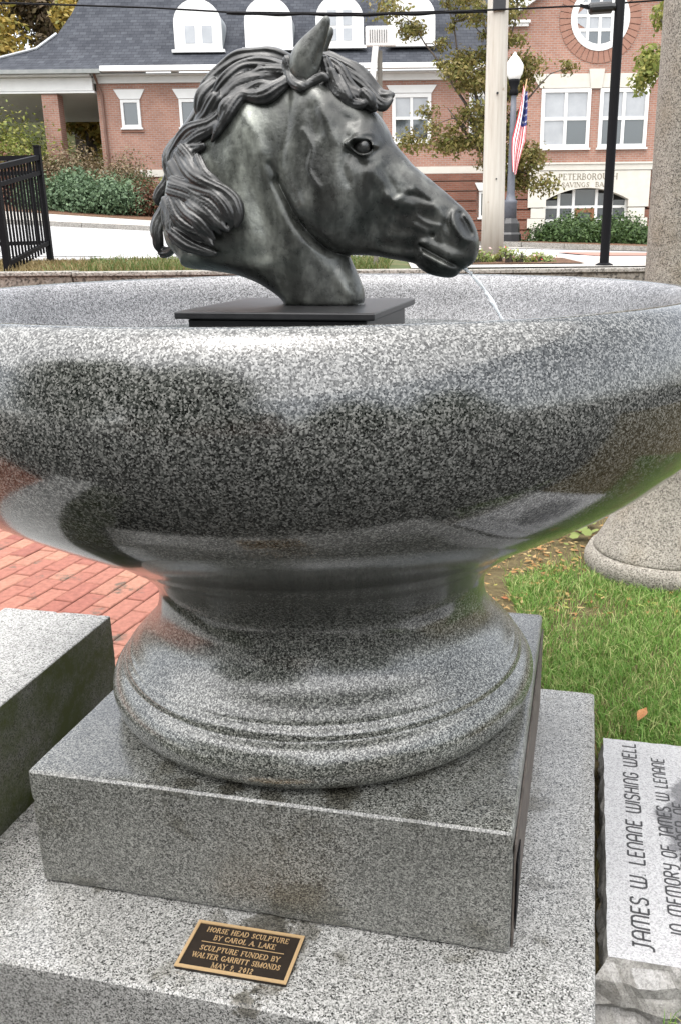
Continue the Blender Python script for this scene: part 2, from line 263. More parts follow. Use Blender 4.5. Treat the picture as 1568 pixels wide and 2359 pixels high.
BUMP=[('H',[(0.1318,0.3164),(0.143,0.3187),(0.1523,0.3176)],-0.015,0.0098),('H',[(0.1028,0.3558)],-0.008,0.0196),('H',[(0.1303,0.3359),(0.1447,0.3412),(0.1567,0.3397),(0.1629,0.3303)],0.013,0.0054),('H',[(0.1114,0.3226),(0.1239,0.3297),(0.144,0.331),(0.1542,0.3298),(0.1604,0.3213)],0.019,0.0039),('H',[(0.1114,0.3218),(0.1246,0.311),(0.1351,0.3045),(0.1463,0.303),(0.1561,0.3092),(0.1625,0.3198)],0.013,0.0031),('H',[(0.1115,0.3066),(0.129,0.2898),(0.1506,0.283),(0.166,0.2935)],-0.004,0.0069),('H',[(0.1247,0.3478),(0.1511,0.3567),(0.1677,0.348)],0.006,0.0098),('H',[(0.1599,0.29),(0.1662,0.2669),(0.1783,0.2417),(0.1896,0.223)],0.009,0.0137),('H',[(0.1896,0.223),(0.193,0.2163)],0.004,0.0088),('H',[(0.1968,0.2842),(0.2161,0.2458),(0.2463,0.2143)],-0.005,0.0147),('H',[(0.1774,0.2754),(0.1927,0.2502),(0.2018,0.2247)],-0.005,0.0059),('H',[(0.1926,0.2096),(0.1981,0.1962),(0.1913,0.174)],-0.0045,0.0069),('H',[(0.2028,0.2146),(0.1953,0.1954),(0.1819,0.1724)],0.0025,0.0049),('H',[(0.21,0.2281),(0.2373,0.2246),(0.275,0.2122)],-0.0025,0.0039),('H',[(0.2205,0.2145),(0.2465,0.2092),(0.2825,0.2001)],0.002,0.0069),('H',[(0.1972,0.1945),(0.2279,0.1856),(0.273,0.1798)],-0.0022,0.0078),('H',[(0.2052,0.212),(0.2159,0.2247),(0.2334,0.2355)],0.003,0.0049),('H',[(0.1987,0.2012),(0.2205,0.2077),(0.2376,0.2042)],0.002,0.0039),('H',[(0.1785,0.2332),(0.165,0.1999),(0.146,0.1659),(0.1169,0.14)],-0.008,0.0157),('H',[(0.0746,0.2089)],0.007,0.049),('H',[(0.0174,0.2015),(0.0313,0.1671),(0.063,0.1362)],0.006,0.0177),('H',[(0.3334,0.1888),(0.3412,0.1757),(0.3503,0.1566),(0.3557,0.1479)],-0.018,0.0054),('H',[(0.3424,0.1835),(0.3509,0.1749),(0.3588,0.1688)],0.01,0.0039),('H',[(0.329,0.1957),(0.3212,0.1852),(0.3218,0.1723),(0.3294,0.1551),(0.3411,0.1412),(0.3532,0.1367)],0.008,0.0054),('H',[(0.3368,0.195),(0.3491,0.1863)],0.006,0.0059),('H',[(0.3105,0.1913),(0.3101,0.1639),(0.324,0.1423)],-0.005,0.0078),('H',[(0.2504,0.1246),(0.2677,0.1139),(0.2911,0.1015),(0.3137,0.0898),(0.3326,0.0803)],-0.009,0.0035),('H',[(0.2552,0.1343),(0.2825,0.1209),(0.3148,0.105),(0.3384,0.0958)],0.003,0.0078),('H',[(0.2593,0.1053),(0.2869,0.0928),(0.314,0.0784),(0.3255,0.0741)],0.008,0.0059),('H',[(0.2373,0.13),(0.2418,0.1078),(0.2367,0.0942)],-0.005,0.0088),('H',[(0.282,0.1427),(0.3094,0.1294),(0.3369,0.1161)],-0.005,0.0088),('H',[(0.2761,0.1462)],-0.01,0.0034),('H',[(0.2468,0.1255),(0.2596,0.1298)],0.005,0.0049),('H',[(0.1696,0.1306),(0.2061,0.1213),(0.2341,0.1194)],-0.005,0.0078),('H',[(0.1902,0.1436),(0.2313,0.1406)],0.004,0.0078),('H',[(0.1583,0.1146),(0.2144,0.1052)],0.004,0.0078),('H',[(-0.0408,0.2754),(-0.0286,0.2412),(-0.0128,0.2152),(0.0022,0.1848)],0.007,0.0069),('H',[(0.0443,0.4264),(0.0605,0.384),(0.0837,0.3421)],0.006,0.0137),('H',[(0.0394,0.3922),(0.0483,0.3511)],-0.005,0.0118),('H',[(0.1627,0.3661),(0.1784,0.346),(0.203,0.3118),(0.24,0.2728)],0.003,0.0088),('N',[(-0.0419,0.2559),(-0.0177,0.2102),(-0.0041,0.1823),(0.0129,0.1578),(0.0362,0.1301),(0.0593,0.1136)],-0.02,0.0059),('N',[(-0.0576,0.29),(-0.0484,0.2713),(-0.0401,0.2542)],-0.005,0.0039),('N',[(-0.0762,0.3056),(-0.066,0.2555),(-0.0395,0.1943),(0.0053,0.1323)],0.006,0.0157),('N',[(-0.112,0.3568),(-0.1372,0.2562),(-0.1211,0.1513)],0.006,0.0343),('N',[(-0.0871,0.2891),(-0.0797,0.2119),(-0.0554,0.133)],-0.004,0.0177),('N',[(-0.2401,0.1118),(-0.1906,0.0933),(-0.1317,0.0839),(-0.0706,0.0883)],0.006,0.0098),('N',[(-0.2495,0.1209),(-0.1853,0.1072)],-0.005,0.0078),('N',[(0.0819,0.0682),(0.0914,0.0318)],0.006,0.0118),('N',[(0.0571,0.0599),(0.0684,0.023)],-0.004,0.0118),('H',[(0.0188,0.3527),(0.0382,0.3186),(0.0313,0.277),(0.0532,0.2429)],0.0022,0.0039),('H',[(0.154,0.279),(0.1473,0.25),(0.1524,0.2169),(0.1372,0.1832)],0.002,0.0039),('H',[(0.246,0.1819),(0.2688,0.1687),(0.2912,0.1642)],0.002,0.0034),('H',[(0.219,0.2671),(0.2503,0.2414),(0.2821,0.207),(0.2999,0.1812)],0.002,0.0049),('N',[(-0.1136,0.3909),(-0.0752,0.3307),(-0.074,0.2554)],0.0022,0.0078),('H',[(0.111,0.3043),(0.1025,0.2795),(0.1109,0.2504)],-0.003,0.0059),('H',[(0.0809,0.3924),(0.0993,0.3753),(0.123,0.3675)],-0.004,0.0069),('H',[(0.2415,0.1647),(0.2681,0.1515),(0.2957,0.1364)],0.0025,0.0049),('H',[(0.1517,0.3498),(0.1652,0.3365),(0.1653,0.3217)],0.004,0.0039)]
MANE=[('f',[(-0.0405,0.005,0.4763,0.0157),(-0.0976,0.0065,0.4787,0.0196),(-0.146,0.008,0.4748,0.0255),(-0.1921,0.0095,0.4403,0.0294),(-0.2214,0.011,0.4011,0.0275),(-0.254,0.0125,0.3647,0.0255),(-0.2848,0.014,0.3303,0.0255),(-0.2963,0.0155,0.2859,0.0255),(-0.2856,0.017,0.245,0.0333),(-0.2724,0.0185,0.2082,0.0333),(-0.3006,0.02,0.1763,0.0255)]),('f',[(-0.0471,0.0436,0.4585,0.0137),(-0.0933,0.048,0.4517,0.0196),(-0.1347,0.0556,0.4318,0.0235),(-0.1683,0.0624,0.3949,0.0216),(-0.1999,0.0643,0.3537,0.0137)]),('f',[(-0.2888,0.0453,0.2928,0.0196),(-0.2469,0.0666,0.251,0.0275),(-0.1917,0.0833,0.2229,0.0294),(-0.16,0.0939,0.1871,0.0235)]),('f',[(-0.3074,0.0528,0.217,0.0196),(-0.2774,0.068,0.1846,0.0235),(-0.238,0.0795,0.166,0.0216),(-0.2053,0.088,0.1477,0.0137)]),('s',[(-0.0336,0.0,0.4949,0.0165),(-0.0594,0.0025,0.4998,0.0188),(-0.0871,0.005,0.504,0.02),(-0.1151,0.0075,0.505,0.0212),(-0.1416,0.01,0.4992,0.0212),(-0.171,0.0125,0.4835,0.02),(-0.197,0.015,0.4642,0.0177),(-0.2193,0.0175,0.4429,0.012),(-0.2311,0.02,0.4192,0.0029)]),('s',[(-0.0246,0.0406,0.4774,0.0118),(-0.0587,0.0337,0.4849,0.0153),(-0.0921,0.0331,0.4865,0.0165),(-0.1241,0.0379,0.4807,0.0165),(-0.1511,0.0456,0.4628,0.0153),(-0.1737,0.0529,0.4421,0.011),(-0.192,0.0574,0.4197,0.0025)]),('s',[(-0.0268,0.052,0.4677,0.0106),(-0.0588,0.049,0.4696,0.0118),(-0.0828,0.0475,0.4708,0.009),(-0.0999,0.048,0.4683,0.0016)]),('s',[(-0.0193,0.063,0.4463,0.0094),(-0.0392,0.0694,0.4358,0.0129),(-0.0647,0.0732,0.4242,0.0129),(-0.0945,0.0745,0.4219,0.0106),(-0.1165,0.0765,0.4217,0.0106),(-0.1306,0.0817,0.4077,0.0106),(-0.1454,0.0866,0.3846,0.0106),(-0.1662,0.0872,0.3588,0.008),(-0.1855,0.0849,0.3344,0.0016)]),('s',[(-0.0209,0.06,0.4565,0.0071),(-0.046,0.065,0.4423,0.0094),(-0.0754,0.067,0.4425,0.0082),(-0.1006,0.0688,0.4344,0.0082),(-0.1234,0.0722,0.4307,0.0094),(-0.1384,0.0777,0.4159,0.0094),(-0.1516,0.0835,0.3968,0.0094),(-0.1587,0.0858,0.377,0.007),(-0.1796,0.0841,0.3528,0.0016)]),('s',[(-0.0806,0.0553,0.4599,0.0071),(-0.108,0.059,0.454,0.0094),(-0.1306,0.0639,0.4428,0.008),(-0.1484,0.0703,0.4247,0.0016)]),('s',[(-0.1917,0.0384,0.4532,0.0165),(-0.2081,0.0454,0.4303,0.0177),(-0.2177,0.0501,0.4066,0.014),(-0.2196,0.0539,0.3876,0.0033)]),('s',[(-0.1739,0.0679,0.4194,0.0118),(-0.1888,0.0676,0.4034,0.0153),(-0.2075,0.0631,0.3895,0.014),(-0.2271,0.0537,0.3811,0.0037)]),('s',[(-0.1631,0.0802,0.391,0.0082),(-0.1854,0.0753,0.379,0.0106),(-0.2156,0.066,0.3693,0.0118),(-0.2457,0.0538,0.3587,0.0129),(-0.2767,0.0424,0.3417,0.0141),(-0.298,0.0348,0.3246,0.011),(-0.309,0.0317,0.3004,0.0033)]),('s',[(-0.171,0.0829,0.3719,0.0071),(-0.1953,0.0781,0.3589,0.0094),(-0.2169,0.0713,0.3485,0.0118),(-0.2469,0.0596,0.3367,0.011),(-0.2792,0.0436,0.3304,0.0029)]),('s',[(-0.2056,0.0775,0.3314,0.0071),(-0.2415,0.0649,0.325,0.0141),(-0.2735,0.0512,0.3184,0.013),(-0.2963,0.0379,0.305,0.0037)]),('s',[(-0.2982,0.016,0.3438,0.0106),(-0.3094,0.02,0.3243,0.0129),(-0.3114,0.0293,0.2989,0.0118),(-0.3053,0.0428,0.2712,0.009),(-0.29,0.0571,0.2505,0.0025)]),('s',[(-0.2704,0.0692,0.3151,0.0106),(-0.2515,0.0839,0.292,0.0129),(-0.2232,0.0975,0.2723,0.0129),(-0.1875,0.11,0.2554,0.0129),(-0.1523,0.1182,0.2373,0.0129),(-0.1267,0.1208,0.2154,0.0118),(-0.1175,0.1216,0.1895,0.01),(-0.1241,0.1232,0.1671,0.0025)]),('s',[(-0.2824,0.0784,0.2662,0.0106),(-0.2397,0.0956,0.2512,0.0118),(-0.2009,0.1095,0.2377,0.0118),(-0.1694,0.1184,0.2282,0.0106),(-0.1465,0.1231,0.2088,0.0106),(-0.1349,0.1251,0.1819,0.01),(-0.1411,0.1255,0.1603,0.0025)]),('s',[(-0.2834,0.0826,0.2554,0.0082),(-0.2481,0.0959,0.2445,0.0094),(-0.217,0.1081,0.2278,0.0094),(-0.1814,0.118,0.2129,0.0106),(-0.1591,0.1231,0.1953,0.008),(-0.1484,0.1243,0.1752,0.0021)]),('s',[(-0.2865,0.0829,0.2422,0.0094),(-0.2464,0.0981,0.2287,0.0106),(-0.2162,0.11,0.2147,0.0106),(-0.1862,0.1191,0.1966,0.0106),(-0.1619,0.1243,0.1762,0.009),(-0.1413,0.1256,0.1568,0.0025)]),('s',[(-0.2693,0.0929,0.224,0.0106),(-0.2441,0.104,0.2004,0.0129),(-0.2156,0.1132,0.1805,0.0141),(-0.195,0.1187,0.1609,0.01),(-0.1776,0.1213,0.1414,0.0025)]),('s',[(-0.286,0.086,0.221,0.0118),(-0.2667,0.0981,0.1912,0.0129),(-0.2409,0.1078,0.1695,0.0129),(-0.2082,0.115,0.1514,0.01),(-0.1791,0.1198,0.1291,0.0025)]),('s',[(-0.2325,0.1048,0.2142,0.0094),(-0.2051,0.1141,0.1961,0.0106),(-0.1792,0.121,0.1738,0.009),(-0.1617,0.1244,0.1518,0.0021)]),('s',[(-0.237,0.0882,0.3,0.0082),(-0.2143,0.0994,0.2746,0.0106),(-0.188,0.1081,0.2607,0.009),(-0.167,0.1132,0.2514,0.0021)]),('s',[(-0.2153,0.093,0.3093,0.0071),(-0.1966,0.1026,0.2808,0.0094),(-0.1772,0.1103,0.2612,0.008),(-0.1548,0.1148,0.2486,0.0021)]),('s',[(-0.2581,0.0721,0.3249,0.0094),(-0.2355,0.086,0.306,0.0106),(-0.2158,0.096,0.2851,0.009),(-0.1942,0.1034,0.2696,0.0025)]),('s',[(-0.3322,0.01,0.2186,0.0106),(-0.3461,0.0112,0.2003,0.0118),(-0.3594,0.0125,0.1771,0.0118),(-0.3621,0.0138,0.1536,0.01),(-0.3526,0.015,0.1347,0.0025)]),('s',[(-0.301,0.0649,0.2004,0.0118),(-0.2938,0.0726,0.1713,0.0129),(-0.2893,0.074,0.1457,0.009),(-0.2993,0.0681,0.1348,0.0021)]),('s',[(-0.3229,0.0449,0.2039,0.0094),(-0.3168,0.0542,0.1762,0.009),(-0.3071,0.0621,0.1486,0.0025)]),('s',[(-0.358,0.01,0.1489,0.0094),(-0.361,0.01,0.129,0.01),(-0.355,0.01,0.1127,0.0033)]),('s',[(-0.356,0.008,0.1127,0.0094),(-0.3306,0.0238,0.1185,0.0094),(-0.3012,0.0521,0.1291,0.008),(-0.2816,0.0742,0.1383,0.0021)]),('s',[(-0.3334,-0.01,0.2884,0.0082),(-0.3433,-0.01,0.2611,0.0106),(-0.3581,-0.01,0.2401,0.0118),(-0.3635,-0.01,0.2281,0.009),(-0.3526,-0.01,0.2195,0.0025)]),('s',[(-0.2901,0.0795,0.153,0.0118),(-0.2558,0.0905,0.1347,0.0165),(-0.2132,0.0978,0.121,0.012),(-0.1824,0.1009,0.1118,0.0021)])]
FORE=[('f',[(0.0387,0.0,0.4776,0.0157),(0.0663,0.0,0.4558,0.0216),(0.0986,0.0,0.438,0.0216),(0.1309,0.0,0.4177,0.0157)]),('f',[(0.0648,0.045,0.4453,0.0118),(0.0873,0.0454,0.4265,0.0137),(0.1185,0.0429,0.4151,0.0137),(0.1451,0.0405,0.4055,0.0098)]),('s',[(0.0422,0.0,0.497,0.0132),(0.0645,0.0,0.4911,0.0156),(0.0902,0.0,0.4753,0.0168),(0.1139,0.0,0.4562,0.0168),(0.1377,0.0,0.438,0.0168),(0.1597,0.0,0.4232,0.0132),(0.1744,0.0,0.4193,0.0084),(0.1873,0.0,0.422,0.0024)]),('s',[(0.0569,0.045,0.4842,0.0084),(0.0645,0.0487,0.4609,0.012),(0.0728,0.0548,0.4356,0.012),(0.09,0.0589,0.4182,0.0108),(0.1108,0.0558,0.4098,0.006)]),('s',[(0.0622,0.0315,0.4877,0.0096),(0.0824,0.0333,0.4664,0.012),(0.0988,0.0351,0.4437,0.012),(0.1209,0.0369,0.4239,0.012),(0.1447,0.0387,0.4041,0.0108),(0.1558,0.0405,0.3921,0.0048)]),('s',[(0.0692,0.018,0.4815,0.0096),(0.0945,0.0173,0.4627,0.0108),(0.1197,0.0165,0.443,0.012),(0.1413,0.0158,0.4234,0.012),(0.1592,0.015,0.4064,0.0108),(0.172,0.0142,0.4044,0.0072),(0.1865,0.0135,0.4121,0.0024)]),('s',[(0.0726,0.0576,0.4632,0.0072),(0.0817,0.0603,0.4376,0.0096),(0.0966,0.063,0.4206,0.006)]),('s',[(0.0841,0.054,0.4512,0.0072),(0.0972,0.0576,0.4302,0.0084),(0.1086,0.0612,0.4124,0.0048)]),('s',[(0.0779,-0.045,0.4678,0.0096),(0.0965,-0.0475,0.4757,0.0072),(0.1104,-0.05,0.4863,0.0024)]),('s',[(0.1007,0.0621,0.4109,0.0084),(0.1149,0.0585,0.4012,0.0084),(0.1299,0.053,0.398,0.0072),(0.1428,0.0495,0.4028,0.0036)]),('s',[(0.1349,0.0495,0.4257,0.0096),(0.1468,0.0473,0.411,0.0096),(0.1534,0.045,0.3981,0.006)]),('s',[(-0.0206,0.054,0.4864,0.0084),(-0.0133,0.0585,0.4709,0.0096),(0.0011,0.065,0.4548,0.0096),(0.0185,0.0755,0.4381,0.0072)]),('s',[(-0.0231,0.0558,0.4798,0.0084),(-0.0145,0.0621,0.4584,0.0096),(0.0004,0.0705,0.4404,0.0096),(0.0157,0.0788,0.4306,0.006)]),('s',[(0.0184,0.075,0.4382,0.006),(0.0353,0.069,0.4479,0.0072),(0.0545,0.0654,0.4524,0.0072),(0.0646,0.063,0.4475,0.0048)])]
EAR1=[(0.0143,0.058,0.4713,0.0255),(0.0202,0.0596,0.4891,0.0255),(0.0333,0.0612,0.5094,0.0186),(0.05,0.0628,0.5302,0.0108),(0.0619,0.0644,0.5462,0.0044),(0.068,0.066,0.5564,0.0012)]
EAR1C=[(0.0516,0.078,0.4712,0.0137),(0.0593,0.077,0.4921,0.0137),(0.065,0.076,0.5114,0.0098),(0.0698,0.075,0.5284,0.0059),(0.0735,0.074,0.5422,0.002)]
EAR2=[(-0.0172,-0.058,0.4849,0.0255),(-0.0068,-0.0588,0.5057,0.0245),(0.0063,-0.0596,0.5262,0.0186),(0.0201,-0.0604,0.5423,0.0108),(0.0329,-0.0612,0.5559,0.0049),(0.0376,-0.062,0.5624,0.0012)]
EYE=(0.139,0.3187,0.0162,0.0775)
DISC=(0.1229,0.4194,0.0186,0.0137,0.0241)
STREAM=[(0.3372,0.0787),(0.3601,0.057),(0.3889,0.0243),(0.423,-0.0295)]
K=0.000981

def crom(p, n, closed=False):
    p = np.array(p, float); m = len(p); out = []
    for i in range(m if closed else m - 1):
        a, b, c, d = (p[(i - 1) % m], p[i], p[(i + 1) % m], p[(i + 2) % m]) if closed else (p[max(i - 1, 0)], p[i], p[i + 1], p[min(i + 2, m - 1)])
        for k in range(n):
            t = k / n; out.append(.5 * ((2 * b) + (c - a) * t + (2 * a - 5 * b + 4 * c - d) * t * t + (3 * b - a - 3 * c + d) * t ** 3))
    if not closed: out.append(p[-1])
    return np.array(out)
def seg_dist(X, Y, P, closed):
    D = np.full(X.shape, 1e9); n = len(P)
    for i in range(n if closed else n - 1):
        a, b = P[i], P[(i + 1) % n]; d = b - a; l = d @ d + 1e-12
        t = np.clip(((X - a[0]) * d[0] + (Y - a[1]) * d[1]) / l, 0, 1)
        D = np.minimum(D, (X - a[0] - t * d[0]) ** 2 + (Y - a[1] - t * d[1]) ** 2)
    return np.sqrt(D)
def inside(X, Y, P):
    ins = np.zeros(X.shape, bool); n = len(P)
    for i in range(n):
        a, b = P[i], P[(i + 1) % n]
        if a[1] == b[1]: continue
        c = ((a[1] > Y) != (b[1] > Y)) & (X < (b[0] - a[0]) * (Y - a[1]) / (b[1] - a[1]) + a[0]); ins ^= c
    return ins
def field(X, Y, S, lo, hi):                     # smooth interpolation of scattered samples
    S = np.array(S); e = .06; A = np.sqrt((S[:, None, 0] - S[None, :, 0]) ** 2 + (S[:, None, 1] - S[None, :, 1]) ** 2 + e * e)
    w = np.linalg.solve(A + 1e-6 * np.eye(len(S)), S[:, 2] - S[:, 2].mean()); F = np.full(X.shape, S[:, 2].mean())
    for (a, b, _), k in zip(S, w): F += k * np.sqrt((X - a) ** 2 + (Y - b) ** 2 + e * e)
    return np.clip(F, lo, hi)
def smin(a, b, k):
    h = np.clip(.5 + .5 * (b - a) / k, 0, 1); return b * (1 - h) + a * h - k * h * (1 - h)
def surface_nets(F, org, h):
    nx, ny, nz = F.shape; S = F < 0
    c = S[:-1, :-1, :-1].astype(np.int8)
    for dx in (0, 1):
        for dy in (0, 1):
            for dz in (0, 1):
                if dx + dy + dz: c = c + S[dx:nx - 1 + dx, dy:ny - 1 + dy, dz:nz - 1 + dz]
    act = (c > 0) & (c < 8); idx = np.full(act.shape, -1, np.int64); ijk = np.argwhere(act); idx[act] = np.arange(len(ijk))
    acc = np.zeros((len(ijk), 3)); cnt = np.zeros(len(ijk)); I, J, K = ijk.T
    for ax in range(3):
        o1, o2 = [a for a in range(3) if a != ax]
        for s1 in (0, 1):
            for s2 in (0, 1):
                off = [0, 0, 0]; off[o1] = s1; off[o2] = s2; e = off.copy(); e[ax] = 1
                fa = F[I + off[0], J + off[1], K + off[2]]; fb = F[I + e[0], J + e[1], K + e[2]]; m = (fa < 0) != (fb < 0)
                t = np.where(m, fa / np.where(m, fa - fb, 1), 0); p = np.tile(np.array(off, float), (len(ijk), 1)); p[:, ax] += t
                acc[m] += p[m]; cnt[m] += 1
    V = (ijk + acc / cnt[:, None]) * h + np.array(org); Q = []
    for ax in range(3):
        o1, o2 = [(1, 2), (2, 0), (0, 1)][ax]; sl = [slice(1, -1)] * 3; sa = list(sl); sb = list(sl); sa[ax] = slice(0, -1); sb[ax] = slice(1, None)
        A = S[tuple(sa)]; B = S[tuple(sb)]; ex = np.argwhere(A != B)
        if not len(ex): continue
        st = A[tuple(ex.T)]; base = ex.copy(); base[:, o1] += 1; base[:, o2] += 1
        def g(d1, d2):
            q = base.copy(); q[:, o1] += d1; q[:, o2] += d2; return idx[q[:, 0], q[:, 1], q[:, 2]]
        a, b, c2, d = g(-1, -1), g(0, -1), g(0, 0), g(-1, 0); q = np.stack([a, b, c2, d], 1); q[~st] = q[~st][:, ::-1]; Q.append(q)
    Q = np.concatenate(Q); Q = Q[(Q >= 0).all(1)]; return V, Q
def relax(V, Q, it=2, lam=.5):
    E = np.concatenate([Q[:, [0, 1]], Q[:, [1, 2]], Q[:, [2, 3]], Q[:, [3, 0]]])
    for k in range(it):
        for l in (lam, -lam * .98 - .02):
            s = np.zeros_like(V); n = np.zeros(len(V)); np.add.at(s, E[:, 0], V[E[:, 1]]); np.add.at(s, E[:, 1], V[E[:, 0]]); np.add.at(n, E.ravel(), 1)
            V = V + l * (s / np.maximum(n, 1)[:, None] - V)
    return V
H = .0024; OX, OV, OZ = -.44, -.16, -.03; NX, NV, NZ = 362, 134, 278
gu = OX + H * np.arange(NX); gv = OV + H * np.arange(NV); gz = OZ + H * np.arange(NZ)
def tube_sdf(F, st, flat=.85, ridge=0.0, kk=0.0, mode='min', seed=0):
    P = crom(st, 5); rs = np.random.default_rng(seed).uniform(0, 6)
    if ridge > .1:
        ii = np.arange(len(P)); P[:, 3] *= 1 + .14 * np.sin(ii * .42 + rs); P[:, 2] += .0022 * np.sin(ii * .33 + rs * 2); P[:, 1] += .0035 * np.sin(ii * .3 + rs * 3)
    for i in range(len(P) - 1):
        a, b = P[i], P[i + 1]; R = max(a[3], b[3]) * 1.3 + .014
        lo = np.minimum(a[:3], b[:3]) - R; hi = np.maximum(a[:3], b[:3]) + R
        i0, i1 = max(0, int((lo[0] - OX) / H)), min(NX, int((hi[0] - OX) / H) + 2); j0, j1 = max(0, int((lo[1] - OV) / H)), min(NV, int((hi[1] - OV) / H) + 2); k0, k1 = max(0, int((lo[2] - OZ) / H)), min(NZ, int((hi[2] - OZ) / H) + 2)
        if i0 >= i1 or j0 >= j1 or k0 >= k1: continue
        x = gu[i0:i1, None, None]; y = gv[None, j0:j1, None]; z = gz[None, None, k0:k1]
        d = b[:3] - a[:3]; l = d @ d + 1e-12; t = np.clip(((x - a[0]) * d[0] + (y - a[1]) * d[1] + (z - a[2]) * d[2]) / l, 0, 1)
        ex = x - a[0] - t * d[0]; ey = (y - a[1] - t * d[1]) / flat; ez = z - a[2] - t * d[2]; r = a[3] + t * (b[3] - a[3]); dd = np.sqrt(ex * ex + ey * ey + ez * ez) - r
        if ridge:
            nl = math.hypot(d[0], d[2]) + 1e-9; lat = (ex * -d[2] + ez * d[0]) / nl / np.maximum(r, .003)
            dd = dd - ridge * r * np.cos(lat * 8.5 + rs + .07 * i)
        s = F[i0:i1, j0:j1, k0:k1]
        if mode == 'sub': F[i0:i1, j0:j1, k0:k1] = np.maximum(s, -dd)
        else: F[i0:i1, j0:j1, k0:k1] = smin(s, dd.astype(np.float32), kk) if kk else np.minimum(s, dd)
U2, Z2 = np.meshgrid(gu, gz, indexing='ij')
def body2d(poly_, T, R, which):
    P = crom(poly_, 4, True); d = seg_dist(U2, Z2, P, True); ins = inside(U2, Z2, P); d = np.where(ins, d, -d)
    t0 = field(U2, Z2, T, .02, .12); r0 = field(U2, Z2, R, .02, .1)
    for a, pts, amp, sg in BUMP:
        if a == which:
            q = crom(pts, 4) if len(pts) > 1 else np.array(pts); dd = seg_dist(U2, Z2, q, False) if len(q) > 1 else np.hypot(U2 - q[0][0], Z2 - q[0][1]); t0 = t0 + amp * np.exp(-.5 * (dd / sg) ** 2)
    return d, np.maximum(t0, .012), r0
def horse_head(loc, rz):
    root = empty('horse_head_sculpture', loc, rz, label='dark bronze horse head with wavy mane spouting water, facing right', cat='sculpture')
    Fs = []
    for args in ((HEAD, HT, HR, 'H'), (NECK, NT, NR, 'N')):
        d, t0, r0 = body2d(*args); s = np.clip(1 - d / r0, 0, 3)[:, None, :]; v = np.abs(gv)[None, :, None]
        Fs.append(((np.sqrt((v / t0[:, None, :]) ** 2 + s * s) - 1) * np.minimum(t0, r0)[:, None, :]).astype(np.float32))
    F = smin(Fs[0], Fs[1], .003); del Fs
    tube_sdf(F, EAR2, .62, 0, .012); tube_sdf(F, EAR1, .62, 0, .012); tube_sdf(F, EAR1C, 1.0, mode='sub')
    V, Q = surface_nets(F, (OX, OV, OZ), H); V = relax(V, Q, 2); V[:, 1] *= -1; Q = Q[:, ::-1]; V[:, 2] = np.maximum(V[:, 2], .0)
    link('head', np_mesh('head', V, Q), M_BRONZE, root, smooth=True)
    for nm, data in (('mane', MANE), ('forelock', FORE)):
        G = np.full((NX, NV, NZ), .05, np.float32)
        for i, (kind, st) in enumerate(data): tube_sdf(G, st, .72 if kind == 's' else .6, (.11 if i % 3 else .14) if kind == 's' else .06, .0050 if kind == 's' else .010, seed=i)
        V, Q = surface_nets(G, (OX, OV, OZ), H); V = relax(V, Q, 1); V[:, 1] *= -1; link(nm, np_mesh(nm, V, Q[:, ::-1]), M_BRONZE_D, root, smooth=True)
    for s in (1, -1):
        bm = bmesh.new(); bmesh.ops.create_uvsphere(bm, u_segments=20, v_segments=12, radius=EYE[2]); me = bpy.data.meshes.new('eye'); bm.to_mesh(me); bm.free()
        e = link('eye', me, M_BRONZE_D, root, smooth=True); e.location = (EYE[0], -s * EYE[3], EYE[1])
    bm = bmesh.new(); bmesh.ops.create_uvsphere(bm, u_segments=18, v_segments=10, radius=1.0); bmesh.ops.scale(bm, vec=(DISC[2], .006, DISC[3]), verts=bm.verts); me = bpy.data.meshes.new('ornament'); bm.to_mesh(me); bm.free()
    e = link('ornament', me, M_BRONZE_D, root, smooth=True); e.location = (DISC[0], -DISC[4], DISC[1]); e.rotation_euler = (.25, .35, 0)
    return root
# ================================================================== the fountain
PSI = -0.2224; cP, sP = math.cos(PSI), math.sin(PSI)
def uv(a, b, z=0): return (a * cP - b * sP, a * sP + b * cP, z)
def slab_mesh(u0, u1, v0, v1, z0, z1, bev, sub=0, rough_amp=0.0, seed=0, rough_faces=None):
    bm = bmesh.new(); bmesh.ops.create_cube(bm, size=1.0)
    for v in bm.verts: v.co = Vector((u0 if v.co.x < 0 else u1, v0 if v.co.y < 0 else v1, z0 if v.co.z < 0 else z1))
    if bev: bmesh.ops.bevel(bm, geom=bm.edges[:], offset=bev, segments=3, affect='EDGES', profile=.6)
    if sub:
        bmesh.ops.subdivide_edges(bm, edges=[e for e in bm.edges if e.calc_length() > .05], cuts=sub, use_grid_fill=True)
        for v in bm.verts:
            if rough_faces is None or rough_faces(v.co):
                p = v.co.copy(); ed = sum((min(abs(q - lo), abs(q - hi)) < (bev or .004) * 1.3) for q, lo, hi in ((p.x, u0, u1), (p.y, v0, v1), (p.z, z0, z1))); amp2 = rough_amp * (5.5 if ed >= 2 else 0)
                if amp2: q = mnoise.noise(p * 31 + Vector((seed, 2, 4))); q = max(0, q - .12); cc = Vector(((u0 + u1) / 2, (v0 + v1) / 2, (z0 + z1) / 2)); v.co += (cc - p).normalized() * q * amp2 * 1.6
                v.co += Vector((mnoise.noise(p * 9 + Vector((seed, 0, 0))), mnoise.noise(p * 9 + Vector((0, seed, 7))), mnoise.noise(p * 9 + Vector((5, 0, seed))) * .6)) * rough_amp
    me = bpy.data.meshes.new('slab'); bm.to_mesh(me); bm.free(); return me
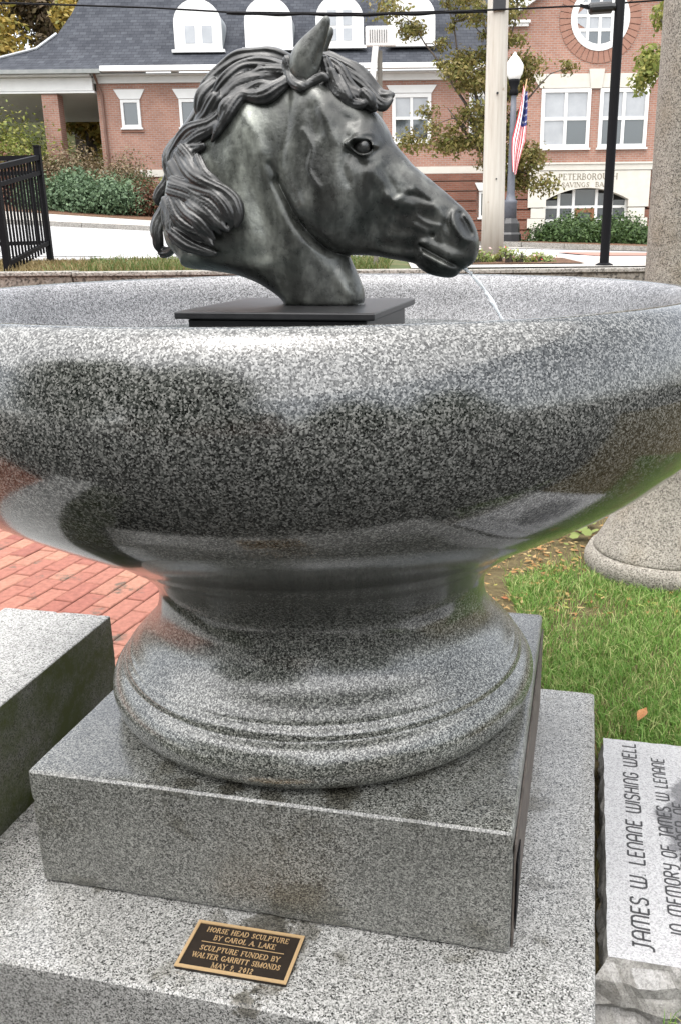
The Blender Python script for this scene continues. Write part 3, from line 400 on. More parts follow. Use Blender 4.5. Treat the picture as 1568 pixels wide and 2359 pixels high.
# lower base slab, plinth, bowl
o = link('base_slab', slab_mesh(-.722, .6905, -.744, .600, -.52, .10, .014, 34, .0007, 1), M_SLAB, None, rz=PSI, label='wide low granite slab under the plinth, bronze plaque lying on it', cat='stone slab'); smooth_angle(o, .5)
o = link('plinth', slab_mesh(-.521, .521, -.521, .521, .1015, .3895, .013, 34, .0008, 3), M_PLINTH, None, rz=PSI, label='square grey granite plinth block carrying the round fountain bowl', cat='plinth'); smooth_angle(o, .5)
outer = [(.43, .3897), (.4664, .3915), (.4947, .405), (.512, .423), (.5206, .448), (.5195, .472), (.507, .4945), (.4925, .5075), (.489, .512), (.487, .523), (.4775, .5335), (.4735, .5385), (.466, .545), (.447, .566), (.428, .586), (.4115, .610), (.4005, .640), (.3955, .668), (.3975, .700), (.410, .732), (.434, .764), (.470, .800), (.513, .832), (.5505, .861), (.610, .896), (.669, .930), (.733, .970), (.789, 1.010), (.833, 1.052), (.8635, 1.090), (.886, 1.130), (.899, 1.170), (.9045, 1.205), (.9035, 1.240), (.898, 1.270), (.8895, 1.300), (.878, 1.328), (.864, 1.349), (.850, 1.361), (.8366, 1.3655), (.823, 1.3625), (.810, 1.354), (.799, 1.340), (.789, 1.318), (.780, 1.29), (.765, 1.25), (.74, 1.20), (.70, 1.15), (.60, 1.10), (.30, 1.06), (.02, 1.055)]
OP = crom(outer, 3); mb = MB(); mb.lathe([(max(r, .001), z) for r, z in OP], 160)
irim = next(i for i, (r, z) in enumerate(OP) if i > 60 and r < .826 and z > 1.3 and i > np.argmax(OP[:, 1])); mb.mi = [1 if k // 160 >= irim else 0 for k in range(len(mb.f))]
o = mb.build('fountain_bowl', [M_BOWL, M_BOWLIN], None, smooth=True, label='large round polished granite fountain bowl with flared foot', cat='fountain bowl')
smooth_angle(o, 1.2)
M_WATER = mat('still_water', (.02, .03, .03), .03, ior=1.33)
mb = MB(); mb.lathe([(.001, 1.235), (.757, 1.235)], 96, cap=False); mb.build('water', M_WATER, None, kind='structure')
# dark pedestal inside the bowl
t = empty('pedestal', (-.022, -.012, 1.055), PSI, label='dark metal box pedestal with thin top plate inside the bowl', cat='pedestal')
mb = MB(); mb.box(-.192, .192, -.192, .192, .002, .262); mb.build('box', M_DARK, t, bevel=.003)
mb = MB(); mb.box(-.213, .213, -.213, .213, .264, .279); mb.build('top_plate', M_DARK, t, bevel=.003)
horse_head((0, 0, 1.334), PSI)
# water jet from the mouth
st = [(a, 0, b + 1.334) for a, b in STREAM]; x0, z0 = st[0][0], st[0][2]; x1, z1 = st[-1][0], st[-1][2]
pts = [(x0 - .012, 0, z0 + .006)] + [(x0 + (x1 - x0 + .045) * k / 10, .002 * math.sin(k * 2.1), z0 + (z1 - .06 - z0) * (.35 * (k / 10) + .65 * (k / 10) ** 2)) for k in range(11)]
# parabola through the two seen ends
def par(q): return z0 + (z1 - z0) * (.55 * q + .45 * q * q)
pts = [(x0 - .01, 0, z0 + .008)] + [(x0 + (x1 - x0) * q, .0022 * math.sin(q * 13), par(q)) for q in [i / 14 * 1.42 for i in range(15)]]
pts = [(a, b, max(c, 1.232)) for a, b, c in pts]
M_JET = mat('falling_water', (.9, .93, .95), .05, ior=1.33); BS(M_JET).inputs['Transmission Weight'].default_value = .55
mb = MB(); mb.tube(pts, [.0036 + .0013 * math.sin(i * 1.7) for i in range(len(pts))], 8)
for i in range(10): q = i / 9 * 1.3 + .05; mb.tube([(x0 + (x1 - x0) * q + random.uniform(-.008, .008), random.uniform(-.008, .008), par(q) + .004), (x0 + (x1 - x0) * q + .001, .0, par(q) - .004)], .0018, 6)
link('water_jet', mb.mesh('water_jet'), M_JET, None, rz=PSI, smooth=True, label='thin clear stream of water falling from the horse mouth', cat='water jet')
# plaque
pq = [(-.254, -.524), (-.023, -.574), (-.037, -.699), (-.262, -.643)]
pang = math.atan2(-.574 + .524, -.023 + .254); pc = (sum(p[0] for p in pq) / 4, sum(p[1] for p in pq) / 4)
PW, PH = .232, .124
t = empty('memorial_plaque', (pc[0], pc[1], .1), pang, label='small dark bronze plaque with gold border and lettering on the slab', cat='plaque')
mb = MB(); mb.box(-PW / 2, PW / 2, -PH / 2, PH / 2, .0005, .0075); mb.build('plate', M_PLAQ, t, bevel=.001)
mb = MB(); b = .0068
for x0_, x1_, y0_, y1_ in ((-PW / 2, PW / 2, PH / 2 - b, PH / 2), (-PW / 2, PW / 2, -PH / 2, -PH / 2 + b), (-PW / 2, -PW / 2 + b, -PH / 2 + b, PH / 2 - b), (PW / 2 - b, PW / 2, -PH / 2 + b, PH / 2 - b)):
    mb.box(x0_, x1_, y0_, y1_, .0072, .0095)
mb.build('border', M_GOLD, t)
mb = MB(); mb.box(-.088, .088, .0086, .0098, .0072, .0085); mb.build('rule', M_GOLD, t)
# a serif capital alphabet drawn as broad strokes: thick stems, thin hairlines, small foot serifs
SG = {'A': ([((0, 0), (.36, 1), .07), ((.36, 1), (.72, 0), .15), ((.15, .36), (.55, .36), .06)], [(0, 0), (.72, 0)], .72),
 'B': ([((.1, 0), (.1, 1), .15), ((.1, 1), (.42, 1), .06), ((.42, 1), (.52, .78), .12), ((.52, .78), (.42, .54), .12), ((.1, .54), (.42, .54), .06), ((.42, .54), (.6, .28), .13), ((.6, .28), (.44, 0), .12), ((.1, 0), (.44, 0), .06)], [(.1, 0), (.1, 1)], .64),
 'C': ([((.66, .78), (.44, 1), .08), ((.44, 1), (.14, .8), .1), ((.14, .8), (.08, .5), .15), ((.08, .5), (.16, .18), .15), ((.16, .18), (.44, 0), .1), ((.44, 0), (.68, .2), .07), ((.66, .72), (.66, 1), .05)], [], .7),
 'D': ([((.1, 0), (.1, 1), .15), ((.1, 1), (.42, 1), .06), ((.42, 1), (.68, .7), .12), ((.68, .7), (.68, .3), .15), ((.68, .3), (.42, 0), .12), ((.1, 0), (.42, 0), .06)], [(.1, 0), (.1, 1)], .76),
 'E': ([((.1, 0), (.1, 1), .15), ((.1, 1), (.56, 1), .06), ((.1, .52), (.44, .52), .06), ((.1, 0), (.6, 0), .06), ((.56, 1), (.56, .78), .05), ((.6, 0), (.6, .24), .05)], [(.1, 0), (.1, 1)], .64),
 'F': ([((.1, 0), (.1, 1), .15), ((.1, 1), (.56, 1), .06), ((.1, .52), (.44, .52), .06), ((.56, 1), (.56, .78), .05)], [(.1, 0), (.1, 1)], .58),
 'G': ([((.66, .8), (.44, 1), .08), ((.44, 1), (.14, .8), .1), ((.14, .8), (.08, .5), .15), ((.08, .5), (.16, .18), .15), ((.16, .18), (.44, 0), .1), ((.44, 0), (.64, .1), .08), ((.64, .0), (.64, .42), .13)], [(.64, .42)], .76),
 'H': ([((.1, 0), (.1, 1), .15), ((.66, 0), (.66, 1), .15), ((.1, .52), (.66, .52), .06)], [(.1, 0), (.1, 1), (.66, 0), (.66, 1)], .78),
 'I': ([((.1, 0), (.1, 1), .15)], [(.1, 0), (.1, 1)], .22),
 'K': ([((.1, 0), (.1, 1), .15), ((.1, .42), (.6, 1), .06), ((.26, .58), (.66, 0), .14)], [(.1, 0), (.1, 1), (.6, 1), (.66, 0)], .72),
 'L': ([((.1, 0), (.1, 1), .15), ((.1, 0), (.58, 0), .06), ((.58, 0), (.58, .26), .05)], [(.1, 0), (.1, 1)], .62),
 'M': ([((.08, 0), (.08, 1), .06), ((.08, 1), (.45, 0), .14), ((.45, 0), (.82, 1), .06), ((.82, 1), (.82, 0), .15)], [(.08, 0), (.82, 0), (.82, 1), (.08, 1)], .92),
 'N': ([((.08, 0), (.08, 1), .06), ((.08, 1), (.66, 0), .15), ((.66, 0), (.66, 1), .06)], [(.08, 0), (.08, 1), (.66, 1)], .76),
 'O': ([((.4, 1), (.12, .76), .1), ((.12, .76), (.08, .5), .15), ((.08, .5), (.12, .24), .15), ((.12, .24), (.4, 0), .1), ((.4, 0), (.68, .24), .1), ((.68, .24), (.72, .5), .15), ((.72, .5), (.68, .76), .15), ((.68, .76), (.4, 1), .1)], [], .8),
 'P': ([((.1, 0), (.1, 1), .15), ((.1, 1), (.44, 1), .06), ((.44, 1), (.58, .76), .13), ((.58, .76), (.44, .5), .12), ((.1, .5), (.44, .5), .06)], [(.1, 0), (.1, 1)], .62),
 'R': ([((.1, 0), (.1, 1), .15), ((.1, 1), (.44, 1), .06), ((.44, 1), (.56, .76), .13), ((.56, .76), (.44, .52), .12), ((.1, .52), (.44, .52), .06), ((.36, .52), (.68, 0), .14)], [(.1, 0), (.1, 1), (.68, 0)], .72),
 'S': ([((.52, .8), (.34, 1), .08), ((.34, 1), (.12, .82), .1), ((.12, .82), (.18, .6), .13), ((.18, .6), (.46, .42), .15), ((.46, .42), (.5, .18), .13), ((.5, .18), (.28, 0), .1), ((.28, 0), (.06, .2), .08), ((.52, .74), (.52, 1), .05), ((.06, 0), (.06, .26), .05)], [], .58),
 'T': ([((.34, 0), (.34, 1), .15), ((.02, 1), (.66, 1), .06), ((.02, 1), (.02, .78), .05), ((.66, 1), (.66, .78), .05)], [(.34, 0)], .68),
 'U': ([((.1, 1), (.1, .28), .15), ((.1, .28), (.36, 0), .1), ((.36, 0), (.62, .26), .07), ((.62, .26), (.62, 1), .06)], [(.1, 1), (.62, 1)], .72),
 'V': ([((0, 1), (.36, 0), .15), ((.36, 0), (.68, 1), .06)], [(0, 1), (.68, 1)], .7),
 'W': ([((0, 1), (.26, 0), .14), ((.26, 0), (.48, 1), .06), ((.48, 1), (.74, 0), .14), ((.74, 0), (.98, 1), .06)], [(0, 1), (.48, 1), (.98, 1)], 1.0),
 'Y': ([((0, 1), (.34, .48), .14), ((.34, .48), (.64, 1), .06), ((.34, .48), (.34, 0), .15)], [(0, 1), (.64, 1), (.34, 0)], .66),
 '0': ([((.28, 1), (.08, .5), .12), ((.08, .5), (.28, 0), .12), ((.28, 0), (.48, .5), .12), ((.48, .5), (.28, 1), .12)], [], .56),
 '1': ([((.2, 0), (.2, 1), .15), ((.2, 1), (.06, .84), .06)], [(.2, 0)], .34),
 '2': ([((.06, .76), (.26, 1), .1), ((.26, 1), (.46, .74), .13), ((.46, .74), (.06, .02), .1), ((.06, .03), (.5, .03), .12)], [], .56),
 '9': ([((.26, 1), (.08, .72), .12), ((.08, .72), (.26, .46), .1), ((.26, .46), (.46, .7), .12), ((.46, .7), (.26, 1), .12), ((.46, .7), (.16, 0), .12)], [], .56),
 '.': ([((.06, .0), (.06, .12), .13)], [], .18), ',': ([((.08, .1), (.02, -.14), .1)], [], .18), ' ': ([], [], .38)}
def serif_line(s, width, h, x, y, z, th, m, parent):     # centred line, squeezed to the given width, every letter a part
    gap = .14; tot = sum(SG[c][2] + gap for c in s) - gap; k = width / (tot * h); px = -tot / 2
    for c in s:
        st_, se, wd = SG[c]; mb = MB()
        for (a, b_, w) in st_: mb.beam((x + (px + a[0]) * h * k, y + (a[1] - .5) * h, z), (x + (px + b_[0]) * h * k, y + (b_[1] - .5) * h, z), w * h, th)
        for a in se: mb.beam((x + (px + a[0] - .13) * h * k, y + (a[1] - .5) * h, z), (x + (px + a[0] + .13) * h * k, y + (a[1] - .5) * h, z), .06 * h, th)
        px += wd + gap
        if st_: mb.build('letter', m, parent)
for s_, w_, y_ in (('HORSE HEAD SCULPTURE', .176, .0420), ('BY CAROL A. LAKE', .132, .0225), ('SCULPTURE FUNDED BY', .168, -.0065), ('WALTER GARRITT SIMONDS', .184, -.0262), ('MAY 9, 2012', .086, -.0455)):
    serif_line(s_, w_, .0120, 0, y_, .0080, .0014, M_GOLD, t)

# sealant joint down the plinth's right side
mb = MB(); mb.box(.5225, .5262, -.50, .50, .102, .35); p_ = bpy.data.objects['plinth']; mb.build('joint_strip', rough_mat('brown_sealant', (.10, .085, .075), (.26, .22, .19), 30, .8, .4, .003), p_)
mb = MB(); mb.box(.5278, .5305, -.50, -.43, .15, .31); mb.build('sealant_gap', M_BLACK, p_)
# granite block at the left
o = link('granite_block', slab_mesh(-1.106, -.748, -1.5, .258, -.03, .392, .006, 30, .0016, 9), M_BLOCK, None, rz=PSI + .012, label='long pale granite block with mossy dark side left of the plinth', cat='stone block'); smooth_angle(o, .4)

# engraved stone at the right
SU0, SU1, SV0, SV1, SZ = .714, 1.30, -.482, .337, .100
t = empty('engraved_stone', (0, 0, 0), PSI, label='flat engraved memorial stone with sawn top and rough sides beside the slab', cat='memorial stone')
bm = bmesh.new(); nx, ny = 40, 54
def sst(a, b): return (SU0 + (SU1 - SU0) * a, SV0 + (SV1 - SV0) * b)
rings = []
per = [(i / nx, 0) for i in range(nx)] + [(1, j / ny) for j in range(ny)] + [(1 - i / nx, 1) for i in range(nx)] + [(0, 1 - j / ny) for j in range(ny)]
for li, (z_, outw) in enumerate([(SZ, 0), (SZ - .012, .004), (SZ - .035, .014), (SZ - .06, .012), (SZ - .085, .022), (SZ - .11, .014), (SZ - .16, .024), (SZ - .22, .016), (SZ - .30, .024), (SZ - .54, .02)]):
    ring = []
    for a, b_ in per:
        x, y = sst(a, b_); nn = Vector(((a == 1) - (a == 0), (b_ == 1) - (b_ == 0), 0))
        amp = 0 if li == 0 else outw
        front = 1.9 if b_ == 0 else .45
        k = amp * front * (1.0 + 1.3 * mnoise.noise(Vector((x * 13, y * 13, z_ * 24)))) + (.012 * mnoise.noise(Vector((x * 40, y * 40, z_ * 40))) if li else .0025 * mnoise.noise(Vector((x * 30, y * 30, 0))))
        ring.append(bm.verts.new((x + nn.x * k, y + nn.y * k, z_)))
    rings.append(ring)
for a, b_ in zip(rings, rings[1:]):
    for i in range(len(a)): bm.faces.new((a[i], b_[i], b_[(i + 1) % len(a)], a[(i + 1) % len(a)]))
bm.faces.new(rings[0]); me = bpy.data.meshes.new('stone_body'); bmesh.ops.recalc_face_normals(bm, faces=bm.faces); bm.to_mesh(me); bm.free()
def wet_stone():
    m = M_STONE; b = BS(m); src = b.inputs['Base Color'].links[0].from_socket; v = coords(m); g = N(m, 'ShaderNodeNewGeometry'); s = N(m, 'ShaderNodeSeparateXYZ'); Lk(m, g.outputs['Normal'], s.inputs[0])
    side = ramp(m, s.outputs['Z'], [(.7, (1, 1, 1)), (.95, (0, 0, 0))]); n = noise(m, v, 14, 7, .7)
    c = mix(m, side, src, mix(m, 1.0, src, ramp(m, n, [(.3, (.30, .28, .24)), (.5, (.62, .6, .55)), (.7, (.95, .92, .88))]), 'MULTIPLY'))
    # a damp patch with a ragged outline on the sawn top
    d = N(m, 'ShaderNodeVectorMath', operation='DISTANCE'); mp = N(m, 'ShaderNodeMapping'); mp.inputs['Scale'].default_value = (1, .82, 0); Lk(m, v, mp.inputs['Vector']); Lk(m, mp.outputs[0], d.inputs[0]); d.inputs[1].default_value = (1.03, -.01, 0)
    w = N(m, 'ShaderNodeMath', operation='MULTIPLY_ADD'); Lk(m, noise(m, v, 16, 6, .65), w.inputs[0]); w.inputs[1].default_value = .16; Lk(m, d.outputs['Value'], w.inputs[2])
    f = ramp(m, w.outputs[0], [(.255, (1, 1, 1)), (.275, (0, 0, 0))]); Lk(m, mix(m, f, c, mix(m, 1.0, c, (.36, .36, .37), 'MULTIPLY')), b.inputs['Base Color'])
wet_stone()
link('stone_body', me, M_STONE, t)
G = {'A': ([[(0, 0), (0, .78), (.14, 1), (.40, 1), (.54, .78), (.54, 0)], [(0, .42), (.54, .42)]], .54), 'M': ([[(0, 0), (0, .78), (.14, 1), (.72, 1), (.86, .78), (.86, 0)], [(.43, 1), (.43, 0)]], .86),
     'N': ([[(0, 0), (0, .78), (.14, 1), (.36, 1), (.50, .78), (.50, 0)]], .5), 'W': ([[(0, 1), (0, .22), (.14, 0), (.72, 0), (.86, .22), (.86, 1)], [(.43, 0), (.43, 1)]], .86),
     'E': ([[(.44, 1), (0, 1), (0, 0), (.44, 0)], [(0, .52), (.36, .52)]], .44), 'L': ([[(0, 1), (0, 0), (.42, 0)]], .42), 'F': ([[(.44, 1), (0, 1), (0, 0)], [(0, .52), (.36, .52)]], .44),
     'I': ([[(0, 0), (0, 1)]], .04), 'H': ([[(0, 0), (0, 1)], [(.5, 0), (.5, 1)], [(0, .52), (.5, .52)]], .5), 'J': ([[(.18, 1), (.5, 1)], [(.36, 1), (.36, .1), (.24, -.12), (.02, -.12)]], .5),
     'S': ([[(.48, .84), (.38, 1), (.12, 1), (0, .84), (0, .66), (.12, .54), (.36, .46), (.48, .34), (.48, .16), (.36, 0), (.1, 0), (0, .16)]], .48),
     'G': ([[(.48, .84), (.36, 1), (.12, 1), (0, .84), (0, .16), (.12, 0), (.36, 0), (.48, .16), (.48, .46), (.26, .46)]], .48), 'O': ([[(.12, 0), (.38, 0), (.5, .18), (.5, .82), (.38, 1), (.12, 1), (0, .82), (0, .18), (.12, 0)]], .5),
     'R': ([[(0, 0), (0, 1), (.36, 1), (.48, .84), (.48, .66), (.36, .5), (0, .5)], [(.22, .5), (.5, 0)]], .5), 'Y': ([[(0, 1), (0, .66), (.12, .5), (.4, .5)], [(.5, 1), (.5, .1), (.36, -.08), (.1, -.08)]], .5), 'U': ([[(0, 1), (0, .18), (.12, 0), (.38, 0), (.5, .18), (.5, 1)]], .5),
     'D': ([[(0, 0), (0, 1), (.34, 1), (.5, .82), (.5, .18), (.34, 0), (0, 0)]], .5), '.': ([[(0, 0), (0, .07)]], .06), ' ': ([], .36)}
M_INK = mat('engraved_letter_paint', (.03, .03, .032), .7)
def engraved(s, base_u, v_start, v_end, h):
    tot = sum(G[c][1] + .22 for c in s) - .22; k = (v_end - v_start) / tot; p = 0.0
    for c in s:
        mb = MB()
        for pl in G[c][0]:
            for a, b_ in zip(pl, pl[1:]):
                A = (base_u - a[1] * h, v_start + (p + a[0]) * k + a[1] * h * .06, SZ + .0003); B = (base_u - b_[1] * h, v_start + (p + b_[0]) * k + b_[1] * h * .06, SZ + .0003)
                mb.beam(A, B, h * .13, .0012)
        p += G[c][1] + .22
        if G[c][0]: mb.build('letter', M_INK, t)
engraved('JAMES W. LENANE WISHING WELL', .801, -.452, .320, .036)
engraved('IN MEMORY OF JAMES W LENANE', .874, -.392, .258, .032)
engraved('FOUNDER OF', .914, -.19, .062, .032)

# concrete column with bell foot
t = empty('stone_column', (1.42, 1.78, 0), 0, label='round aggregate concrete column with bell-shaped foot standing on the lawn', cat='column')
mb = MB(); mb.lathe([(.322, -.05), (.333, .0), (.344, .03), (.342, .062), (.329, .086), (.309, .098)], 64)
for i, v in enumerate(mb.v): k = 1 + .022 * mnoise.noise(Vector(v) * 6); mb.v[i] = (v[0] * k, v[1] * k, v[2] + .008 * mnoise.noise(Vector(v) * 8 + Vector((4, 0, 0))))
mb.build('foot_ring', M_COLUMN, t, smooth=True)
mb = MB(); mb.lathe([(.306, .09), (.304, .11), (.285, .14), (.258, .19), (.232, .25), (.208, .31), (.190, .38), (.178, .46), (.170, .6), (.164, .9), (.163, 1.3), (.168, 2.3), (.172, 3.4)], 64)
for i, v in enumerate(mb.v): k = 1 + .01 * mnoise.noise(Vector(v) * 6); mb.v[i] = (v[0] * k, v[1] * k, v[2])
mb.build('shaft', M_COLUMN, t, smooth=True)

# ------------------------------------------------------------------ ground around the fountain
M_PAV = brickmat('brick_paving', (.46, .17, .11), (.52, .24, .16), (.16, .13, .10), rot=(0, 0, math.radians(-72.5)), bw=.205, rh=.097, ms=.006)
M_SOIL = rough_mat('lawn_soil', (.09, .065, .03), (.20, .16, .07), 26, .95, .8, .02)
M_JOINT = rough_mat('joint_sand', (.045, .038, .03), (.10, .085, .07), 60, .95, .3, .004)
def sheet(name, pts, z, m, kind='structure'):
    mb = MB(); mb.add([(x, y, z) for x, y in pts], [tuple(range(len(pts)))]); return mb.build(name, m, None, kind=kind)
sheet('pavement', [(-40, -1.2), uv(-1.2, -1.5)[:2], uv(-1.0, -.70)[:2], uv(.6, -.70)[:2], (.6, 5.9), (-40, 5.9)], -.020, M_PAV)
M_FRONT = rough_mat('dark_worn_asphalt', (.035, .034, .032), (.075, .072, .066), 12, .9, .4, .006)
sheet('front_ground', [(-300, -300), (300, -300), (300, 5.9), (-300, 5.9)], -.450, M_FRONT)
RA = math.radians(72.5); EX, EY, BORG = Vector((math.cos(RA), math.sin(RA))), Vector((-math.sin(RA), math.cos(RA))), Vector((-1.4275, 1.942))
bed = sheet('paving_bed', [tuple(BORG + EX * a + EY * b_) for a, b_ in ((-1.62, -1.36), (1.10, -1.36), (1.10, .77), (-1.62, .77))], -.012, M_JOINT)
M_BRK = mat('paving_brick', (.5, .2, .13), .85, spec=.25)
def brk():
    m = M_BRK; oi = N(m, 'ShaderNodeObjectInfo'); v = coords(m); g = N(m, 'ShaderNodeNewGeometry'); n = noise(m, g.outputs['Position'], 38, 6, .65); n2 = noise(m, g.outputs['Position'], 6, 5, .65)
    c = ramp(m, oi.outputs['Random'], [(0, (.22, .085, .066)), (.35, (.27, .12, .09)), (.7, (.30, .155, .11)), (1, (.20, .07, .058))])
    c = mix(m, 1.0, c, ramp(m, n, [(.25, (.66, .64, .62)), (.7, (1.18, 1.16, 1.14))]), 'MULTIPLY')
    st_ = ramp(m, n2, [(.57, (0, 0, 0)), (.64, (.85, .85, .85))]); c = mix(m, st_, c, (.075, .07, .055)); Lk(m, c, BS(m).inputs['Base Color']); bump(m, n, .35, .003)
brk()
bl, bw_ = .197, .0895; meshes = []
for k in range(5):
    mb = MB(); mb.box(-bl / 2, bl / 2, -bw_ / 2, bw_ / 2, -.05, 0); me = mb.mesh('brick'); bm = bmesh.new(); bm.from_mesh(me)
    bmesh.ops.bevel(bm, geom=[e for e in bm.edges if all(v.co.z > -.01 for v in e.verts)], offset=.004, segments=1, affect='EDGES')
    for v in bm.verts: v.co += Vector((random.uniform(-.0012, .0012), random.uniform(-.0012, .0012), 0))
    bm.to_mesh(me); bm.free(); me.materials.append(M_BRK); meshes.append(me)
ra = math.radians(72.5); ex, ey = Vector((math.cos(ra), math.sin(ra))), Vector((-math.sin(ra), math.cos(ra)))
org = Vector((-1.4275, 1.942)) - ey * bw_ * 0 ; nb = 0; cand = []
for j in range(-30, 31):
    off = random.uniform(-.012, .012) + (.5 if j % 2 else 0) * (bl + .006)
    for i in range(-20, 21):
        p = org + ey * (j + .5) * (bw_ + .0065) + ex * ((i + .5) * (bl + .006) + off)
        a, b_ = (p - org).dot(ex), (p - org).dot(ey)
        if -1.62 < a < 1.10 and -1.36 < b_ < .77: cand.append((math.hypot(p.x - .16, p.y + 2.04), p))
cand.sort(key=lambda c: c[0])
for dist, p in cand[:298]:
    o = link('brick', random.choice(meshes), None, bed); o.location = (p.x, p.y, random.uniform(-.0015, .0015)); o.rotation_euler = (random.uniform(-.006, .006), random.uniform(-.006, .006), ra + random.uniform(-.022, .022))

# lawn, soil and litter at the right
lawn = [uv(.5, -.52)[:2], uv(.74, -.44)[:2], uv(1.25, -.44)[:2], (9, -2.0), (9, 5.9), (.2, 5.9), (.30, 1.2)]
sheet('lawn', lawn, 0.0, M_SOIL)
def grass_patch(name, n, xr, yr, dens, hmin, hmax, wid, m, z0=lambda x, y: 0 * x, label=None):
    x = RNG.uniform(*xr, n * 4); y = RNG.uniform(*yr, n * 4); keep = dens(x, y) > RNG.uniform(0, 1, n * 4); x, y = x[keep][:n], y[keep][:n]; n = len(x)
    a = RNG.uniform(0, 2 * PI, n); h = RNG.uniform(hmin, hmax, n) * (.6 + .8 * RNG.random(n)); w = wid * RNG.uniform(.6, 1.3, n); lean = RNG.uniform(.1, 1.3, n) * h
    la = RNG.uniform(0, 2 * PI, n); z = z0(x, y); dx, dy = np.cos(a) * w, np.sin(a) * w; lx, ly = np.cos(la) * lean, np.sin(la) * lean
    V = np.stack([np.stack([x - dx, y - dy, z - .004], 1), np.stack([x + dx, y + dy, z - .004], 1), np.stack([x + dx * .8 + lx * .35, y + dy * .8 + ly * .35, z + h * .62], 1), np.stack([x - dx * .8 + lx * .35, y - dy * .8 + ly * .35, z + h * .62], 1), np.stack([x + lx, y + ly, z + h * .92], 1)], 1)
    base = np.arange(n)[:, None] * 5; F = np.concatenate([base + [0, 1, 2], base + [0, 2, 3], base + [3, 2, 4]], 0)
    return link(name, np_mesh(name, V.reshape(-1, 3), F), m, None, kind='stuff')
M_GRASS = leafmat('grass_blades', [(.06, .13, .02), (.12, .25, .04), (.19, .33, .07), (.09, .20, .03), (.33, .42, .14), (.45, .42, .20)], .3, 1.0)
M_DRY = leafmat('leaf_litter', [(.30, .15, .05), (.42, .27, .10), (.22, .13, .05), (.48, .36, .16), (.34, .11, .04), (.30, .34, .08)], .2)
def uvinv(x, y): return x * cP + y * sP, -x * sP + y * cP
def clear(x, y):
    a, b = uvinv(x, y); k = ~((a < .70) & (b > -.76) & (b < .608)); k &= ~((a > .695) & (b > -.53) & (b < .352)); k &= np.hypot(x - 1.42, y - 1.78) > .335; k &= ~((a < .53) & (b < .53)); return k
def nz2(x, y, s):
    return np.sin(x * s + 1.3 * np.sin(y * s * .7)) * np.sin(y * s * 1.1 + 1.7 * np.sin(x * s * .6))
def dens_g(x, y):
    fade = 1 / (1 + np.exp((y - (1.62 + .55 * (x - .75)) - .10 * nz2(x, y, 8)) / .045)); fade = np.maximum(fade, (x > 1.9) * .8)
    return clear(x, y) * fade * (.55 + .45 * nz2(x, y, 6)) * np.where((x > .68) & (y > -.9), 1, 0)
grass_patch('grass', 64000, (.45, 2.3), (-.9, 2.6), dens_g, .02, .045, .0017, M_GRASS)
def dens_d(x, y): return clear(x, y) * np.where((y > 1.2) & (y < 5.8), 1, 0) * (.35 + .65 * (nz2(x, y, 5) > -.2))
def litter(n, xr, yr, dens, m, size):
    x = RNG.uniform(*xr, n * 4); y = RNG.uniform(*yr, n * 4); k = dens(x, y) > RNG.random(n * 4); x, y = x[k][:n], y[k][:n]; n = len(x)
    a = RNG.uniform(0, 2 * PI, n); L_ = size * RNG.uniform(.5, 1.3, n); w = L_ * .38; z = RNG.uniform(.004, .02, n); tl = RNG.uniform(-.5, .5, (n, 2))
    c, s = np.cos(a), np.sin(a)
    def P(l, q): return np.stack([x + c * l - s * q, y + s * l + c * q, z + np.abs(l) * tl[:, 0] * .5 + q * tl[:, 1]], 1)
    V = np.stack([P(-L_, 0 * w), P(0 * L_, -w), P(L_, 0 * w), P(0 * L_, w)], 1); return V.reshape(-1, 3), np.arange(n * 4).reshape(n, 4)
V, F = litter(9500, (.3, 3.2), (1.2, 5.6), dens_d, M_DRY, .018); link('leaf_litter', np_mesh('leaf_litter', V, F), M_DRY, None, kind='stuff')
grass_patch('dry_grass', 5000, (.4, 3.0), (1.2, 5.6), lambda x, y: dens_d(x, y) * .5, .02, .05, .0016, leafmat('dry_blades', [(.36, .28, .11), (.2, .22, .06), (.45, .36, .18), (.3, .2, .08)], .2))
grass_patch('edge_straw', 1500, (.45, 1.6), (-1.1, .7), lambda x, y: (lambda a, b: ((a > .692) & (a < .735) & (b > -.43) & (b < .62)))(*uvinv(x, y)) * 1.0, .015, .05, .0012, bpy.data.materials['dry_blades'])
# weeds with round leaves by the column foot
mb = MB(); rl = random.Random(3)
for k in range(46):
    x, y = rl.gauss(1.17, .10), rl.gauss(2.25, .16); s = rl.uniform(.014, .03); z = rl.uniform(.02, .06); n_ = 6; tx, ty = rl.uniform(-.4, .4), rl.uniform(-.4, .4)
    mb.add([(x + s * math.cos(2 * PI * i / n_), y + s * math.sin(2 * PI * i / n_), z + s * (tx * math.cos(2 * PI * i / n_) + ty * math.sin(2 * PI * i / n_))) for i in range(n_)], [tuple(range(n_))])
mb.build('ground_ivy', leafmat('ivy_leaves', [(.16, .22, .05), (.26, .30, .09), (.12, .2, .05)], .3), None, kind='stuff')
